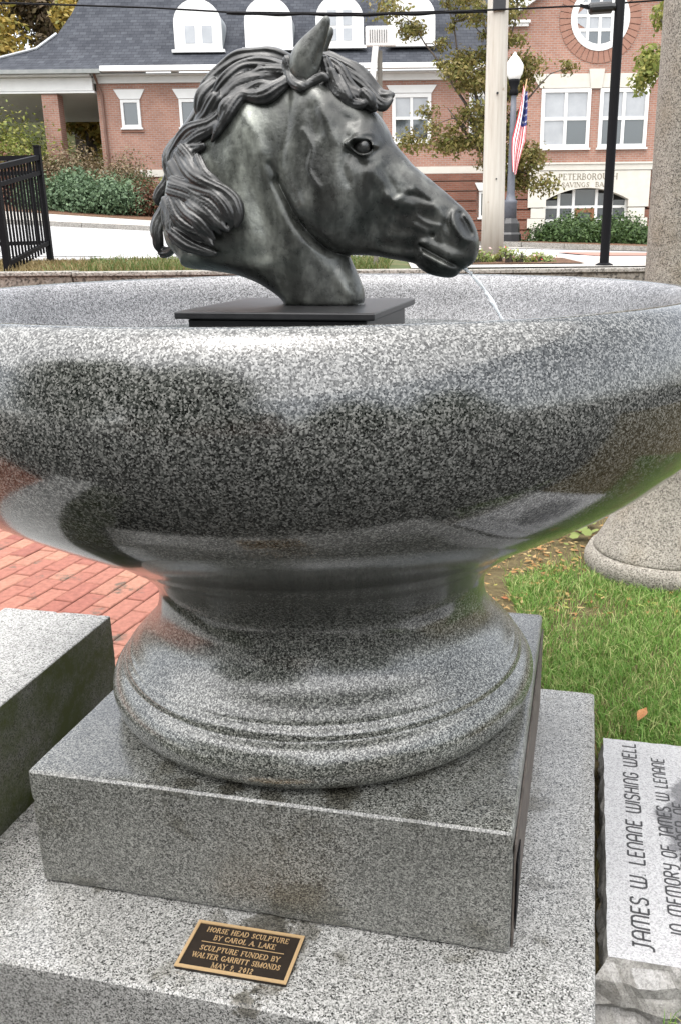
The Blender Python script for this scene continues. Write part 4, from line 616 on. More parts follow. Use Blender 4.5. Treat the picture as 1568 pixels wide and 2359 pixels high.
# one orange leaf on the grass
mb = MB(); pr = [(-.045, .0), (-.03, .012), (-.008, .018), (.015, .016), (.034, .008), (.048, 0)]
top = [(a, b_, .006 * math.sin(i * 1.3) + abs(b_) * .5) for i, (a, b_) in enumerate(pr)]; mid_ = [(a, 0, .004 * math.sin(i * 1.3)) for i, (a, b_) in enumerate(pr)]; bot = [(a, -b_, .006 * math.sin(i * 1.1) + abs(b_) * .6) for i, (a, b_) in enumerate(pr)]
mb.add(top + mid_ + bot, [(i, i + 6, i + 7, i + 1) for i in range(5)] + [(i + 6, i + 12, i + 13, i + 7) for i in range(5)])
o = link('fallen_leaf', mb.mesh('fallen_leaf'), rough_mat('orange_leaf', (.50, .20, .08), (.58, .30, .12), 60), None, label='single orange fallen leaf lying on the green lawn', cat='leaf'); o.location = (.95, .40, .040); o.rotation_euler = (.18, -.16, .95); o.scale = (.82, .82, .82)
# ================================================================== beyond the wall: street, bank, trees
CY = -2.039
def zt(x, y):                     # terrain height: nearly level by the wall, rising to the left farther back
    d = y - CY
    zl = np.interp(d, [8, 10, 26, 30, 34, 48, 64, 300], [1.19, 1.28, 1.84, 2.22, 2.4, 2.7, 7.5, 34.0]); zr = np.interp(d, [8, 10, 24, 34, 48, 64, 300], [1.17, 1.19, 1.0, .86, .9, 4.0, 32.0])
    t = np.clip((np.asarray(x, float) + 10) / 16, -2, 1.8); return zl + (zr - zl) * t
def terrain(name, xs, ys, m, dz, mask=None, kind='structure'):
    xs, ys = np.array(xs, float), np.array(ys, float); X, Y = np.meshgrid(xs, ys); Z = zt(X, Y) + dz; V = np.stack([X, Y, Z], 2).reshape(-1, 3); nx = len(xs); F = []
    for j in range(len(ys) - 1):
        for i in range(nx - 1):
            if mask is None or mask((xs[i] + xs[i + 1]) / 2, (ys[j] + ys[j + 1]) / 2): F.append((j * nx + i, j * nx + i + 1, j * nx + i + 1 + nx, j * nx + i + nx))
    me = bpy.data.meshes.new(name); me.from_pydata([tuple(v) for v in V], [], F); me.update(); return link(name, me, m, None, kind=kind)
M_TURF = rough_mat('turf', (.06, .10, .025), (.17, .15, .06), 3, .95, .5, .02)
M_ROAD = rough_mat('old_asphalt', (.46, .46, .46), (.54, .535, .53), 30, .9, .2, .004)
M_WALK = rough_mat('pale_concrete', (.50, .47, .43), (.60, .57, .52), 8, .9, .2, .004)
M_PAINT = rough_mat('road_paint', (.72, .72, .70), (.8, .8, .78), 20, .8, .1, .002)
M_XBRICK = rough_mat('red_crosswalk', (.50, .22, .17), (.58, .28, .22), 25, .9, .2, .003)
M_MULCH = rough_mat('bark_mulch', (.10, .05, .03), (.24, .13, .07), 14, .95, .8, .03)
M_CURB = granite('curb_granite', (.12, .11, .10), (.42, .39, .35), (.6, .58, .53), 120, .8, .2)
xs = np.concatenate([[-320, -120, -60], np.arange(-40, 41, 2.0), [60, 120, 320]]); ys = np.concatenate([[6.0, 6.6, 7.2, 8], np.arange(9, 60, 1.0), [80, 140, 320]])
terrain('terrain', xs, ys, M_TURF, 0.0)
terrain('road', np.arange(-60, 61, 2.0), np.concatenate([[8.1], np.arange(9, 24.1, 1.0)]), M_ROAD, .006)
terrain('near_sidewalk', np.arange(.4, 30, 1.0), [6.15, 7.0, 7.6, 8.2, 9.2], M_WALK, .012)
terrain('far_sidewalk', np.arange(-60, 3.3, 1.0), np.arange(24.2, 27.0, .6), M_WALK, .10)
terrain('mulch_bank', np.arange(-60, 3.0, 1.0), np.arange(26.6, 33, .8), M_MULCH, .11)
terrain('road_marking', np.arange(-6, -1.0, .5), [9.05, 9.3], M_PAINT, .013)
terrain('stop_line', [-3.2, -2.75, -2.3], [8.3, 8.55, 8.8, 9.0], M_PAINT, .014)
terrain('crosswalk', np.arange(2.6, 9, .5), [8.6, 9.2, 9.9, 10.5, 11.1], M_XBRICK, .018)
# curb of the far sidewalk, one stone after another
cb = empty('street_curb', (0, 0, 0), 0, label='granite kerb along the far side of the street', cat='kerb')
for i in range(12):
    x0 = -20 + i * 1.95; mb = MB(); za, zb = float(zt(x0, 24.1)), float(zt(x0 + 1.93, 24.1)); mb.add([(x0, 23.98, za - .1), (x0 + 1.93, 23.98, zb - .1), (x0 + 1.93, 24.19, zb - .1), (x0, 24.19, za - .1), (x0, 24.0, za + .13), (x0 + 1.93, 24.0, zb + .13), (x0 + 1.93, 24.19, zb + .13), (x0, 24.19, za + .13)], [(0, 3, 2, 1), (4, 5, 6, 7), (0, 1, 5, 4), (1, 2, 6, 5), (2, 3, 7, 6), (3, 0, 4, 7)]); mb.build('kerb_stone', M_CURB, cb)
# curved planting bed in front of the bank entrance with its own curb
bedp = [(3.0, 21.4), (3.6, 21.0), (4.6, 20.7), (6.0, 20.5), (8.0, 20.4), (12, 20.4), (12, 26.5), (3.0, 26.5)]
mb = MB(); ins = []
n = len(bedp); zz = [float(zt(x, y)) + .13 for x, y in bedp]; cx_, cy_ = 6.5, 23.5; mb.add([(x, y, z) for (x, y), z in zip(bedp, zz)] + [(cx_, cy_, float(zt(cx_, cy_)) + .3)], [(i, (i + 1) % n, n) for i in range(n)]); mb.build('planting_bed', M_MULCH, None, kind='structure')
mb = MB()
for (x0, y0), (x1, y1) in zip(bedp[:5], bedp[1:6]): mb.beam((x0, y0 - .05, float(zt(x0, y0)) + .06), (x1, y1 - .05, float(zt(x1, y1)) + .06), .15, .17)
mb.build('bed_edging', M_CURB, None, label='low pale stone edging round the shrub bed at the bank', cat='edging')
terrain('bounce_paving', np.arange(-20, -10, 1.0), np.arange(31.2, 46, 1.0), M_WALK, .125)  # pale paving added to bounce light up onto the canopy soffit
terrain('bank_forecourt', np.arange(2.0, 16, 1.0), np.arange(17.0, 33, 1.0), M_WALK, .018)

# retaining wall behind the fountain, coping stones and blocks of its own
M_WALL = granite('wall_stone', (.10, .09, .075), (.36, .32, .265), (.52, .48, .42), 60, .85, .35, stain=(2.5, .45, .65, (.45, .40, .33), .8))
M_COPE = granite('coping_stone', (.14, .13, .11), (.44, .41, .36), (.6, .57, .52), 80, .8, .2)
rw = empty('retaining_wall', (0, 6.0, 0), 0, label='low stone retaining wall with pale coping behind the fountain', cat='wall')
x = -16.0; k = 0
while x < 12:
    w = random.uniform(1.35, 2.0); x1 = min(x + w, 12); zc = 1.195 - .004 * (x + 3)
    mb = MB(); mb.box(x + .004, x1 - .004, -.02, .22, zc - .035, zc + .0); mb.build('coping', M_COPE, rw, bevel=.006)
    mb = MB(); mb.box(x + .006, x1 - .006, 0, .22, zc - .33, zc - .037); o = mb.build('stone', M_WALL, rw, bevel=.006); mb = MB(); mb.box(x + .006, x1 - .006, .002, .22, zc - 1.2, zc - .335); mb.build('stone', M_WALL, rw, bevel=.006)
    x = x1
# grass strip behind the wall
M_G2 = leafmat('strip_grass', [(.05, .10, .02), (.10, .17, .04), (.22, .2, .08), (.16, .15, .05)], .3); M_G3 = leafmat('strip_straw', [(.28, .2, .09), (.2, .15, .06), (.36, .27, .13)], .2)
grass_patch('grass_strip', 9000, (-2.9, 0.2), (6.2, 7.7), lambda x, y: np.clip(.5 + .5 * (x + 2.4) - .3 * np.abs(nz2(x, y, 4)), .08, 1), .04, .10, .004, M_G2, lambda x, y: zt(x, y))
grass_patch('straw_strip', 6000, (-4.4, -1.2), (6.2, 7.9), lambda x, y: np.clip(.9 - .45 * (x + 3), .1, 1), .02, .06, .004, M_G3, lambda x, y: zt(x, y))
# picket fence: a racked panel from the wall up to a corner post, a second panel going left
fe = empty('picket_fence', (0, 0, 0), 0, label='black metal picket fence with square posts at the left edge', cat='fence')
def panel(a, b, za, zb, h, npk):
    a, b = Vector((*a, 0)), Vector((*b, 0))
    def at_(t, z): p = a.lerp(b, t); return Vector((p.x, p.y, za + (zb - za) * t + z))
    for z, w in ((h - .045, .040), (h - .19, .034), (.13, .036)):
        mb = MB(); mb.beam(at_(.0, z), at_(1, z), w, w * 1.1); mb.build('rail', M_BLACK, fe)
    for i in range(1, npk):
        t = i / npk; mb = MB(); mb.beam(at_(t, .05), at_(t, h - .05), .017); mb.build('picket', M_BLACK, fe)
PA, PB = (-3.29, 6.36), (-3.325, 7.56)
def post(p, z, h):
    mb = MB(); mb.box(p[0] - .028, p[0] + .028, p[1] - .028, p[1] + .028, z, z + h); mb.box(p[0] - .033, p[0] + .033, p[1] - .033, p[1] + .033, z + h, z + h + .018); mb.build('post', M_BLACK, fe)
zA, zB = 1.13, 1.31
post(PA, zA - .05, 1.10); post(PB, zB - .05, 1.10); post((-5.1, 7.56), zB - .1, 1.10); panel(PA, PB, zA, zB, 1.0, 14); panel((-5.1, 7.56), PB, zB - .03, zB, 1.0, 17)

# ------------------------------------------------------------------ foliage helpers
def leaves(centres, n, size, seed=1, flat=.6, shell=.55):
    """leaf quads scattered through a set of ellipsoid clumps (cx, cy, cz, rx, ry, rz)"""
    rg = np.random.default_rng(seed); C = np.array(centres, float); vol = (C[:, 3] * C[:, 4] * C[:, 5]) ** .67; ci = rg.choice(len(C), n, p=vol / vol.sum()); d = rg.normal(size=(n, 3)); d /= np.linalg.norm(d, axis=1)[:, None]
    r = rg.random(n) ** (shell) ; P = C[ci, :3] + d * r[:, None] * C[ci, 3:6] * (1 + .16 * rg.normal(size=(n, 1)))
    nrm = d + rg.normal(size=(n, 3)) * .8 + np.array([0, 0, flat]); nrm /= np.linalg.norm(nrm, axis=1)[:, None]; t = np.cross(nrm, rg.normal(size=(n, 3))); t /= np.linalg.norm(t, axis=1)[:, None]; b = np.cross(nrm, t); s = size * rg.uniform(.55, 1.35, n)[:, None]
    V = np.stack([P - t * s, P - b * s * .5 + nrm * s * .12, P + t * s, P + b * s * .5 + nrm * s * .12], 1); return V.reshape(-1, 3), np.arange(n * 4).reshape(n, 4)
def clumps(c, r, n, seed, cr=(.3, .5)):
    rg = random.Random(seed); out = []
    for k in range(n):
        while True:
            p = (rg.uniform(-1, 1), rg.uniform(-1, 1), rg.uniform(-1, 1))
            if sum(q * q for q in p) < 1: break
        s = rg.uniform(*cr) * min(r); out.append((c[0] + p[0] * r[0] * .8, c[1] + p[1] * r[1] * .8, c[2] + p[2] * r[2] * .8, s * 1.15, s * 1.15, s * .9))
    return out
M_BARK = rough_mat('bark', (.07, .055, .045), (.17, .14, .115), 18, .95, .7, .02)
def plant(name, loc, cl, n, size, lm, seed, stems=None, label='', cat='shrub', group=None, flat=.6, shell=.55, part='foliage', bark=None):
    t = empty(name, loc, 0, label=label, cat=cat, group=group); V, F = leaves(cl, n, size, seed, flat, shell); link(part, np_mesh(part, V, F), lm, t)
    mb = MB(); rg = random.Random(seed)
    for st_ in (stems or [([(0, 0, -.15), (c[0] * .5, c[1] * .5, c[2] * .5), (c[0], c[1], c[2])], [.03, .02, .008]) for c in cl[:7]]): mb.tube(*st_, 7)
    mb.build('trunk' if cat == 'tree' else 'stems', bark or M_BARK, t, smooth=True); return t
L_GREEN = leafmat('yew_leaves', [(.03, .06, .018), (.055, .10, .028), (.085, .14, .04), (.04, .08, .02)], .2)
L_BLUE = leafmat('juniper_leaves', [(.05, .085, .045), (.09, .15, .075), (.14, .21, .11), (.07, .12, .06)], .2)
L_AUT = leafmat('autumn_leaves', [(.40, .27, .05), (.28, .23, .05), (.50, .33, .08), (.18, .18, .04), (.44, .31, .07)], .3)
L_BRONZE = leafmat('bronze_leaves', [(.12, .125, .03), (.20, .185, .05), (.25, .20, .06), (.17, .13, .045), (.13, .15, .03)], .3)
L_RED = leafmat('red_leaves', [(.16, .055, .03), (.10, .04, .025), (.20, .09, .05), (.08, .06, .03)], .25)
L_BROWN = leafmat('brown_leaves', [(.19, .14, .08), (.14, .10, .06), (.25, .19, .11), (.12, .11, .05)], .25)
L_LIME = leafmat('yellow_green_leaves', [(.22, .24, .05), (.15, .19, .04), (.32, .30, .08)], .3)
L_DARKG = leafmat('dark_green_leaves', [(.025, .045, .012), (.045, .075, .02), (.06, .09, .03)], .2)
def branch_tree(name, loc, limbs, cl, n, size, lm, seed, label, group=None):
    return plant(name, loc, cl, n, size, lm, seed, limbs, label, 'tree', group, .5, .5, 'crown')
def limb(p0, p1, r0, r1, sag=.1, n=6, rg=random):
    p0, p1 = Vector(p0), Vector(p1); return ([p0.lerp(p1, k / n) + Vector((rg.uniform(-1, 1), rg.uniform(-1, 1), rg.uniform(-.5, 1))) * sag * (0 if k in (0, n) else 1) for k in range(n + 1)], [r0 + (r1 - r0) * k / n for k in range(n + 1)])

# ------------------------------------------------------------------ the bank
M_BRICK = brickmat('red_brick_wall', (.48, .24, .17), (.55, .30, .22), (.52, .44, .39))
M_BRICKS = brickmat('column_brick', (.36, .15, .095), (.43, .20, .13), (.40, .33, .28), rot=(PI / 2, 0, .6))
M_BRICKB = brickmat('base_brick', (.25, .095, .06), (.31, .13, .085), (.26, .19, .155))
M_SOLD = rough_mat('soldier_brick', (.42, .215, .155), (.48, .27, .20), 6, .85, .2, .005)
M_WHITE = rough_mat('white_trim_paint', (.74, .74, .72), (.80, .80, .78), 3, .5, .05, .002, al=.8)
M_LIME = rough_mat('limestone', (.62, .59, .52), (.70, .67, .60), 4, .85, .1, .004, al=.75)
M_GLASS = mat('window_glass', (.045, .055, .06), .05, ior=2.0); M_GLASSW = rough_mat('window_glass_painted_sky', (.42, .44, .46), (.58, .60, .62), 1.5, .12, 0, .001, spec=1.0)  # the pale panes have the reflected sky put into their colour
M_SLATE = None
def slate():
    m = mat('roof_slate', (.12, .13, .15), .9, spec=.06); v = coords(m); b = N(m, 'ShaderNodeTexBrick'); mp = N(m, 'ShaderNodeMapping'); 
    sx = N(m, 'ShaderNodeSeparateXYZ'); Lk(m, v, sx.inputs[0]); cx = N(m, 'ShaderNodeCombineXYZ'); Lk(m, sx.outputs['X'], cx.inputs[0]); Lk(m, sx.outputs['Z'], cx.inputs[1]); Lk(m, cx.outputs[0], b.inputs['Vector'])
    for k, q in (('Scale', 1), ('Brick Width', .26), ('Row Height', .13), ('Mortar Size', .007)): b.inputs[k].default_value = q
    b.inputs['Color1'].default_value = (.036, .039, .046, 1); b.inputs['Color2'].default_value = (.056, .060, .068, 1); b.inputs['Mortar'].default_value = (.02, .022, .026, 1)
    n = noise(m, v, 1.2, 6, .65); n2 = noise(m, v, 14, 4, .6); c = mix(m, 1, b.outputs['Color'], ramp(m, n, [(.3, (.8, .8, .82)), (.7, (1.25, 1.25, 1.25))]), 'MULTIPLY'); c = mix(m, ramp(m, n2, [(.6, (0, 0, 0)), (.75, (.5, .5, .5))]), c, (.085, .09, .10)); Lk(m, c, BS(m).inputs['Base Color']); return m
M_SLATE = slate()
bk = empty('bank_building', (0, 0, 0), 0, label='red brick bank with slate roof, white dormers and arched limestone entrance', cat='building')
YW, YG = 32.96, 31.96
mb = MB(); mb.box(-10.15, 4.6, YW, YW + 9, 1.0, 6.80); mb.build('wall', M_BRICK, bk)
mb = MB(); mb.prism([(4.55, 3.80), (10.98, 3.80), (10.98, 8.55), (7.75, 10.55), (4.55, 8.55)], YG, YG + 10); o = mb.build('gable_wall', M_BRICK, bk)
mb = MB(); mb.box(4.58, 5.95, YG + .16, YG + 9.8, .2, 3.797); mb.box(9.15, 10.95, YG + .16, YG + 9.8, .2, 3.797); mb.box(5.952, 9.148, YG + 3.2, YG + 9.8, .2, 3.797); mb.build('base_wall', rough_mat('recessed_joint', (.10, .05, .035), (.13, .07, .05), 8), bk)
mb = MB(); mb.box(-10.2, 4.5, YW - .06, YW + .5, 3.62, 3.86); mb.build('stone_band', M_LIME, bk); mb = MB(); mb.box(4.4, 11.1, YG - .07, YG + .5, 3.62, 3.82); mb.box(4.4, 11.1, YG - .11, YG + .4, 3.822, 3.88); mb.build('stone_band', M_LIME, bk)
# rusticated brick courses with deep joints, on the recessed base of the gable and of the wing
zc = .55; hgt = .352
for i in range(9):
    z0, z1 = zc + i * hgt, min(zc + i * hgt + hgt - .04, 3.61)
    if z1 - z0 < .05: continue
    odd = i % 2
    for xa, xb in ((4.45, 5.44 if z1 > 2.4 else (5.52 if odd else 5.62)), (9.78 if z1 > 2.4 else (9.70 if odd else 9.60), 11.05)):
        mb = MB(); mb.box(xa, xb, YG, YG + .3, z0, z1); mb.build('brick_course', M_BRICKB, bk)
    for xa, xb in ((-2.0, 3.62), (4.62 - .02, 4.64)) if z1 > 2.0 and z0 < 3.1 else ((-2.0, 4.44),):
        if xb - xa > .1: mb = MB(); mb.box(xa, min(xb, 4.44), YW - .13, YW + .1, z0, z1); mb.build('brick_course', M_BRICKB, bk)
# frieze, gutter and cornices
mb = MB(); mb.box(-10.2, 4.5, YW - .10, YW + .3, 6.78, 7.0); mb.box(-10.2, 4.5, YW - .34, YW + .3, 7.002, 7.06); mb.build('frieze', M_WHITE, bk)
mb = MB(); mb.box(-9.75, 4.5, 32.18, 32.44, 7.06, 7.24); mb.build('gutter', M_WHITE, bk, bevel=.02)
# slate roof: bell-cast eave, steep slope, returns round the left hip
prof = [(32.30, 7.16, -19.0), (33.1, 7.42, -16.4), (33.9, 7.78, -13.9), (34.6, 8.22, -12.7), (35.4, 8.86, -12.15), (36.4, 9.75, -11.85), (37.6, 10.9, -11.6), (39.2, 12.5, -11.3)]
V = []; F = []
for y, z, xl in prof: V += [(xl, y, z), (xl * .5 + 2.5, y, z), (5.2, y, z), (xl - .1, y + 12, z)]
for i in range(len(prof) - 1):
    a, b = i * 4, i * 4 + 4; F += [(a, a + 1, b + 1, b), (a + 1, a + 2, b + 2, b + 1), (a + 3, a, b, b + 3)]
me = bpy.data.meshes.new('roof'); me.from_pydata(V, [], F); rf = link('roof', me, M_SLATE, bk)
mb = MB(); mb.tube([(xl - .02, y - .03, z + .03) for y, z, xl in prof[:5]], .05, 6); mb.build('hip_flashing', rough_mat('lead_flashing', (.62, .64, .66), (.72, .73, .75), 5), rf)
mb = MB(); mb.add([(4.42, YG - .25, 8.50), (7.75, YG - .25, 10.68), (7.75, 44, 10.68), (4.42, 44, 8.50), (11.1, YG - .25, 8.50), (11.1, 44, 8.50)], [(0, 1, 2, 3), (1, 4, 5, 2)]); mb.build('gable_roof', M_SLATE, bk)
mb = MB(); mb.beam((4.42, YG - .12, 8.56), (7.75, YG - .12, 10.72), .28, .26); mb.beam((11.1, YG - .12, 8.56), (7.75, YG - .12, 10.72), .28, .26); mb.build('raking_cornice', M_WHITE, bk)
mb = MB(); mb.box(4.30, 5.25, YG - .22, YG - .004, 8.36, 8.44); mb.box(4.36, 5.2, YG - .16, YG - .004, 8.26, 8.357); mb.build('cornice_return', M_WHITE, bk)
# windows: white frame, panes of their own
def window(x0, x1, z0, z1, y, nx, nz, fr=.10, mu=.05, glass=None, parent=None, mid=None, dep=.10):
    f = MB(); f.box(x0, x1, y - .075, y + dep, z0, z0 + fr); f.box(x0, x1, y - .075, y + dep, z1 - fr, z1); f.box(x0, x0 + fr, y - .075, y + dep, z0 + fr, z1 - fr); f.box(x1 - fr, x1, y - .075, y + dep, z0 + fr, z1 - fr)
    f.box(x0 - .05, x1 + .05, y - .12, y + dep, z0 - .06, z0 - .002)
    xi0, xi1, zi0, zi1 = x0 + fr, x1 - fr, z0 + fr, z1 - fr; cw = (xi1 - xi0 - mu * (nx - 1)) / nx; chh = (zi1 - zi0 - mu * (nz - 1)) / nz
    for i in range(1, nx): f.box(xi0 + i * cw + (i - 1) * mu, xi0 + i * (cw + mu), y - .055, y + dep - .02, zi0, zi1)
    for j in range(1, nz):
        for i in range(nx): f.box(xi0 + i * (cw + mu), xi0 + i * (cw + mu) + cw, y - .052, y + dep - .02, zi0 + j * chh + (j - 1) * mu, zi0 + j * (chh + mu))
    fo = f.build('window', M_WHITE, parent or bk)
    if (parent or bk) is bk:
        for i in range(nx):
            for j in range(nz):
                p = MB(); xa, za = xi0 + i * (cw + mu), zi0 + j * (chh + mu); p.box(xa, xa + cw, y - .012, y - .003, za, za + chh); g = glass(i, j) if callable(glass) else (glass or M_GLASS); p.build('pane', g, fo)
    return fo
def lintel(x0, x1, zb, zt_, fl, y, key=None):
    mb = MB(); mb.prism([(x0, zb), (x1, zb), (x1 + fl, zt_), (x0 - fl, zt_)], y - .06, y + .1); mb.build('lintel', M_WHITE if not key else M_LIME, bk)
    if key: mb = MB(); mb.prism([(key - .16, zb - .02), (key + .16, zb - .02), (key + .24, zt_ + .12), (key - .24, zt_ + .12)], y - .10, y + .1); mb.build('keystone', M_LIME, bk)
for k, (xc, w) in enumerate(((-8.97, .70), (-6.85, .70))):
    window(xc - w / 2, xc + w / 2, 5.30, 6.24, YW, 1, 1, .10); lintel(xc - w / 2 - .02, xc + w / 2 + .02, 6.26, 6.58, .19, YW)
    mb = MB(); mb.box(xc - .42, xc + .42, YW - .05, YW + .05, 5.15, 5.235); mb.build('brick_sill', M_SOLD, bk)
for xc in (-3.6, -1.2):
    window(xc - .68, xc + .68, 4.7, 6.3, YW, 2, 2, .12); lintel(xc - .7, xc + .7, 6.32, 6.6, .19, YW)
window(.50, 1.92, 4.70, 6.34, YW, 2, 2, .13, .10, lambda i, j: M_GLASSW if j == 1 else M_GLASS); lintel(.48, 1.94, 6.36, 6.62, .18, YW)
window(3.3, 4.3, 4.70, 6.34, YW, 2, 2, .12); lintel(3.28, 4.32, 6.36, 6.62, .16, YW)
gl2 = lambda i, j: M_GLASSW if (j == 1) else M_GLASS
window(5.76, 7.50, 4.36, 6.30, YG, 2, 2, .12, .11, lambda i, j: M_GLASS if (i == 1 and j == 0) else M_GLASSW); window(7.82, 9.54, 4.36, 6.30, YG, 2, 2, .12, .11, gl2)
mb = MB(); mb.prism([(5.70, 6.325), (9.60, 6.325), (9.92, 6.78), (5.38, 6.78)], YG - .05, YG + .1); mb.build('lintel', M_LIME, bk); mb = MB(); mb.prism([(7.47, 6.30), (7.85, 6.30), (7.93, 6.92), (7.39, 6.92)], YG - .09, YG + .05); mb.build('keystone', M_LIME, bk)
# small basement window beside the utility pole
window(3.72, 4.42, 2.05, 2.98, YW - .05, 1, 1, .08); lintel(3.70, 4.44, 3.0, 3.28, .16, YW - .13)
# round window in the gable: brick ring of voussoirs, white frame, muntins, panes
RC, RR = (7.68, 8.50), .98
for k in range(40):
    a0, a1 = 2 * PI * k / 40 + .012, 2 * PI * (k + 1) / 40 - .012
    mb = MB(); mb.prism([(RC[0] + r * math.cos(a), RC[1] + r * math.sin(a)) for r, a in ((1.02, a0), (1.40, a0), (1.40, a1), (1.02, a1))], YG - .025 - .006 * (k % 2), YG + .1); mb.build('voussoir', M_SOLD, bk)
mb = MB(); ring = 48
for k in range(ring):
    a0, a1 = 2 * PI * k / ring, 2 * PI * (k + 1) / ring; mb.prism([(RC[0] + r * math.cos(a), RC[1] + r * math.sin(a)) for r, a in ((.80, a0), (1.015, a0), (1.015, a1), (.80, a1))], YG - .05, YG + .1)
for xx in (-.42, 0, .42): hh = math.sqrt(.80 ** 2 - xx * xx); mb.box(RC[0] + xx - .05, RC[0] + xx + .05, YG - .04, YG + .06, RC[1] - hh, RC[1] + hh)
for zz in (-.36, .08, .44): hh = math.sqrt(.80 ** 2 - zz * zz); mb.box(RC[0] - hh, RC[0] + hh, YG - .037, YG + .058, RC[1] + zz - .045, RC[1] + zz + .045)
rw_ = mb.build('round_window', M_WHITE, bk)
for i, (xa, xb) in enumerate(((-.80, -.47), (-.37, -.05), (.05, .37), (.47, .80))):
    for j, (za, zb) in enumerate(((-.80, -.405), (-.315, .035), (.125, .395), (.485, .80))):
        lim = lambda x: math.sqrt(max(0, .81 ** 2 - x * x)); xin = max(abs(xa), abs(xb)); q = []
        P = [(xa, max(za, -lim(xa))), (xb, max(za, -lim(xb))), (xb, min(zb, lim(xb))), (xa, min(zb, lim(xa)))]
        if P[2][1] - P[1][1] < .03 and P[3][1] - P[0][1] < .03: continue
        P = [(x, min(max(z, za), zb)) for x, z in P]; mb = MB(); mb.prism([(RC[0] + x, RC[1] + z) for x, z in P], YG - .012, YG - .003); mb.build('pane', M_GLASS if (i in (1, 2) and j in (0, 3)) else M_GLASSW, rw_)
# dormers with arched fronts
def dormer(x0, x1, z0, ztop, y, wins, glass):
    xc, w = (x0 + x1) / 2, (x1 - x0) / 2; zs = ztop - w * .92; arc = [(xc + w * math.cos(a), zs + w * .92 * math.sin(a)) for a in [PI * k / 16 for k in range(17)]]
    out = [(x0, z0), (x1, z0)] + arc; mb = MB(); mb.prism(out, y, y + .12); d = mb.build('dormer', M_WHITE, bk)
    mb = MB(); ins_ = [(xc + (x - xc) * .97, z0 + (z - z0) * .97) for x, z in out]; mb.prism(ins_, y + .12, y + 4.2); mb.build('dormer_hood', rough_mat('copper_hood', (.42, .46, .48), (.52, .55, .57), 3), d)
    mb = MB(); mb.box(x0 - .1, x1 + .1, y - .14, y + .1, z0 - .10, z0 - .002); mb.build('dormer_sill', M_WHITE, d)
    for (wx0, wx1, wz0, wz1) in wins: mb = MB(); mb.box(wx0, wx1, y - .012, y + .02, wz0, wz1); mb.build('pane', glass, d)
YD = 34.15
dormer(-7.45, -5.70, 8.06, 9.74, YD, ((-7.05, -6.68, 8.28, 8.86), (-6.42, -6.05, 8.28, 8.86)), M_GLASSW)
dormer(-4.85, -3.10, 8.10, 9.78, YD, ((-4.4, -4.05, 8.32, 8.9), (-3.85, -3.5, 8.32, 8.9)), M_WHITE)  # these panes are painted white to stand for the sky they reflect
gd = ((-1.80, -1.48, 8.32, 8.72), (-1.25, -.93, 8.32, 8.72), (-1.80, -1.48, 8.82, 9.32), (-1.25, -.93, 8.82, 9.32))
dormer(-2.24, -.50, 8.14, 9.82, YD, gd, M_GLASSW); dormer(.38, 2.12, 8.18, 9.86, YD, ((.80, 1.12, 8.34, 8.9), (1.36, 1.68, 8.34, 8.9)), M_GLASSW)
# limestone entrance: blocks, segmental arch, glazing grid, wooden door, engraved name
mb = MB(); ax0, ax1, az, at_ = 6.06, 9.06, 2.62, 3.02; n_ = 14; arc = [(ax0 + (ax1 - ax0) * k / n_, az + (at_ - az) * (1 - (2 * k / n_ - 1) ** 2)) for k in range(n_ + 1)]
V = [(x, z) for x, z in arc]; quad = []
for k in range(n_): mb.prism([arc[k], arc[k + 1], (arc[k + 1][0], 3.60), (arc[k][0], 3.60)], YG - .05, YG + .45)
mb.box(5.40, ax0, YG - .05, YG + .45, 2.36, 3.60); mb.box(ax1, 9.80, YG - .05, YG + .45, 2.36, 3.60); mb.build('entrance_arch', M_LIME, bk)
for i in range(5):
    z0, z1 = 2.34 - (i + 1) * .352, 2.34 - i * .352 - .012
    for xa, xb in ((5.52 - .12 * (i % 2), 6.05), (9.07, 9.68 + .12 * (i % 2))): mb = MB(); mb.box(xa, xb, YG - .045, YG + .45, z0, z1); mb.build('entrance_block', M_LIME, bk, bevel=.008)
bn = empty('lettering', (7.55, YG - .053, 3.40), 0); bn.rotation_euler = (PI / 2, 0, 0); bn.parent = bk
M_NAME = mat('engraved_name', (.17, .15, .11), .9)
serif_line('PETERBOROUGH', 2.12, .20, 0, 0, .001, .008, M_NAME, bn); serif_line('SAVINGS  BANK', 1.86, .16, -.02, -.27, .001, .008, M_NAME, bn)
yg = YG + .30; gf = MB(); cols = [6.06, 6.58, 7.12, 7.96, 8.52, 9.06]
for x in cols: gf.box(x - .05, x + .05, yg - .05, yg + .05, .9, az + (at_ - az) * (1 - (2 * (x - ax0) / (ax1 - ax0) - 1) ** 2) - .005)
for a, b in zip(cols, cols[1:]): gf.box(a + .05, b - .05, yg - .049, yg + .049, 2.33, 2.42)
for a, b in ((0, 1), (1, 2), (3, 4), (4, 5)): gf.box(cols[a] + .05, cols[b] - .05, yg - .049, yg + .049, 1.86, 1.95)
gl = gf.build('entrance_glazing', M_WHITE, bk)
for a, b in zip(cols, cols[1:]):
    zt0 = min(az + (at_ - az) * (1 - (2 * (x - ax0) / (ax1 - ax0) - 1) ** 2) for x in (a, b)) - .01
    for z0, z1 in ((2.42, max(zt0, 2.6)), (1.95, 2.33), (1.0, 1.86)):
        if (a, b) == (7.12, 7.96) and z0 < 2.4: continue
        mb = MB(); mb.box(a + .05, b - .05, yg, yg + .02, z0, z1); mb.build('pane', M_GLASS, gl)
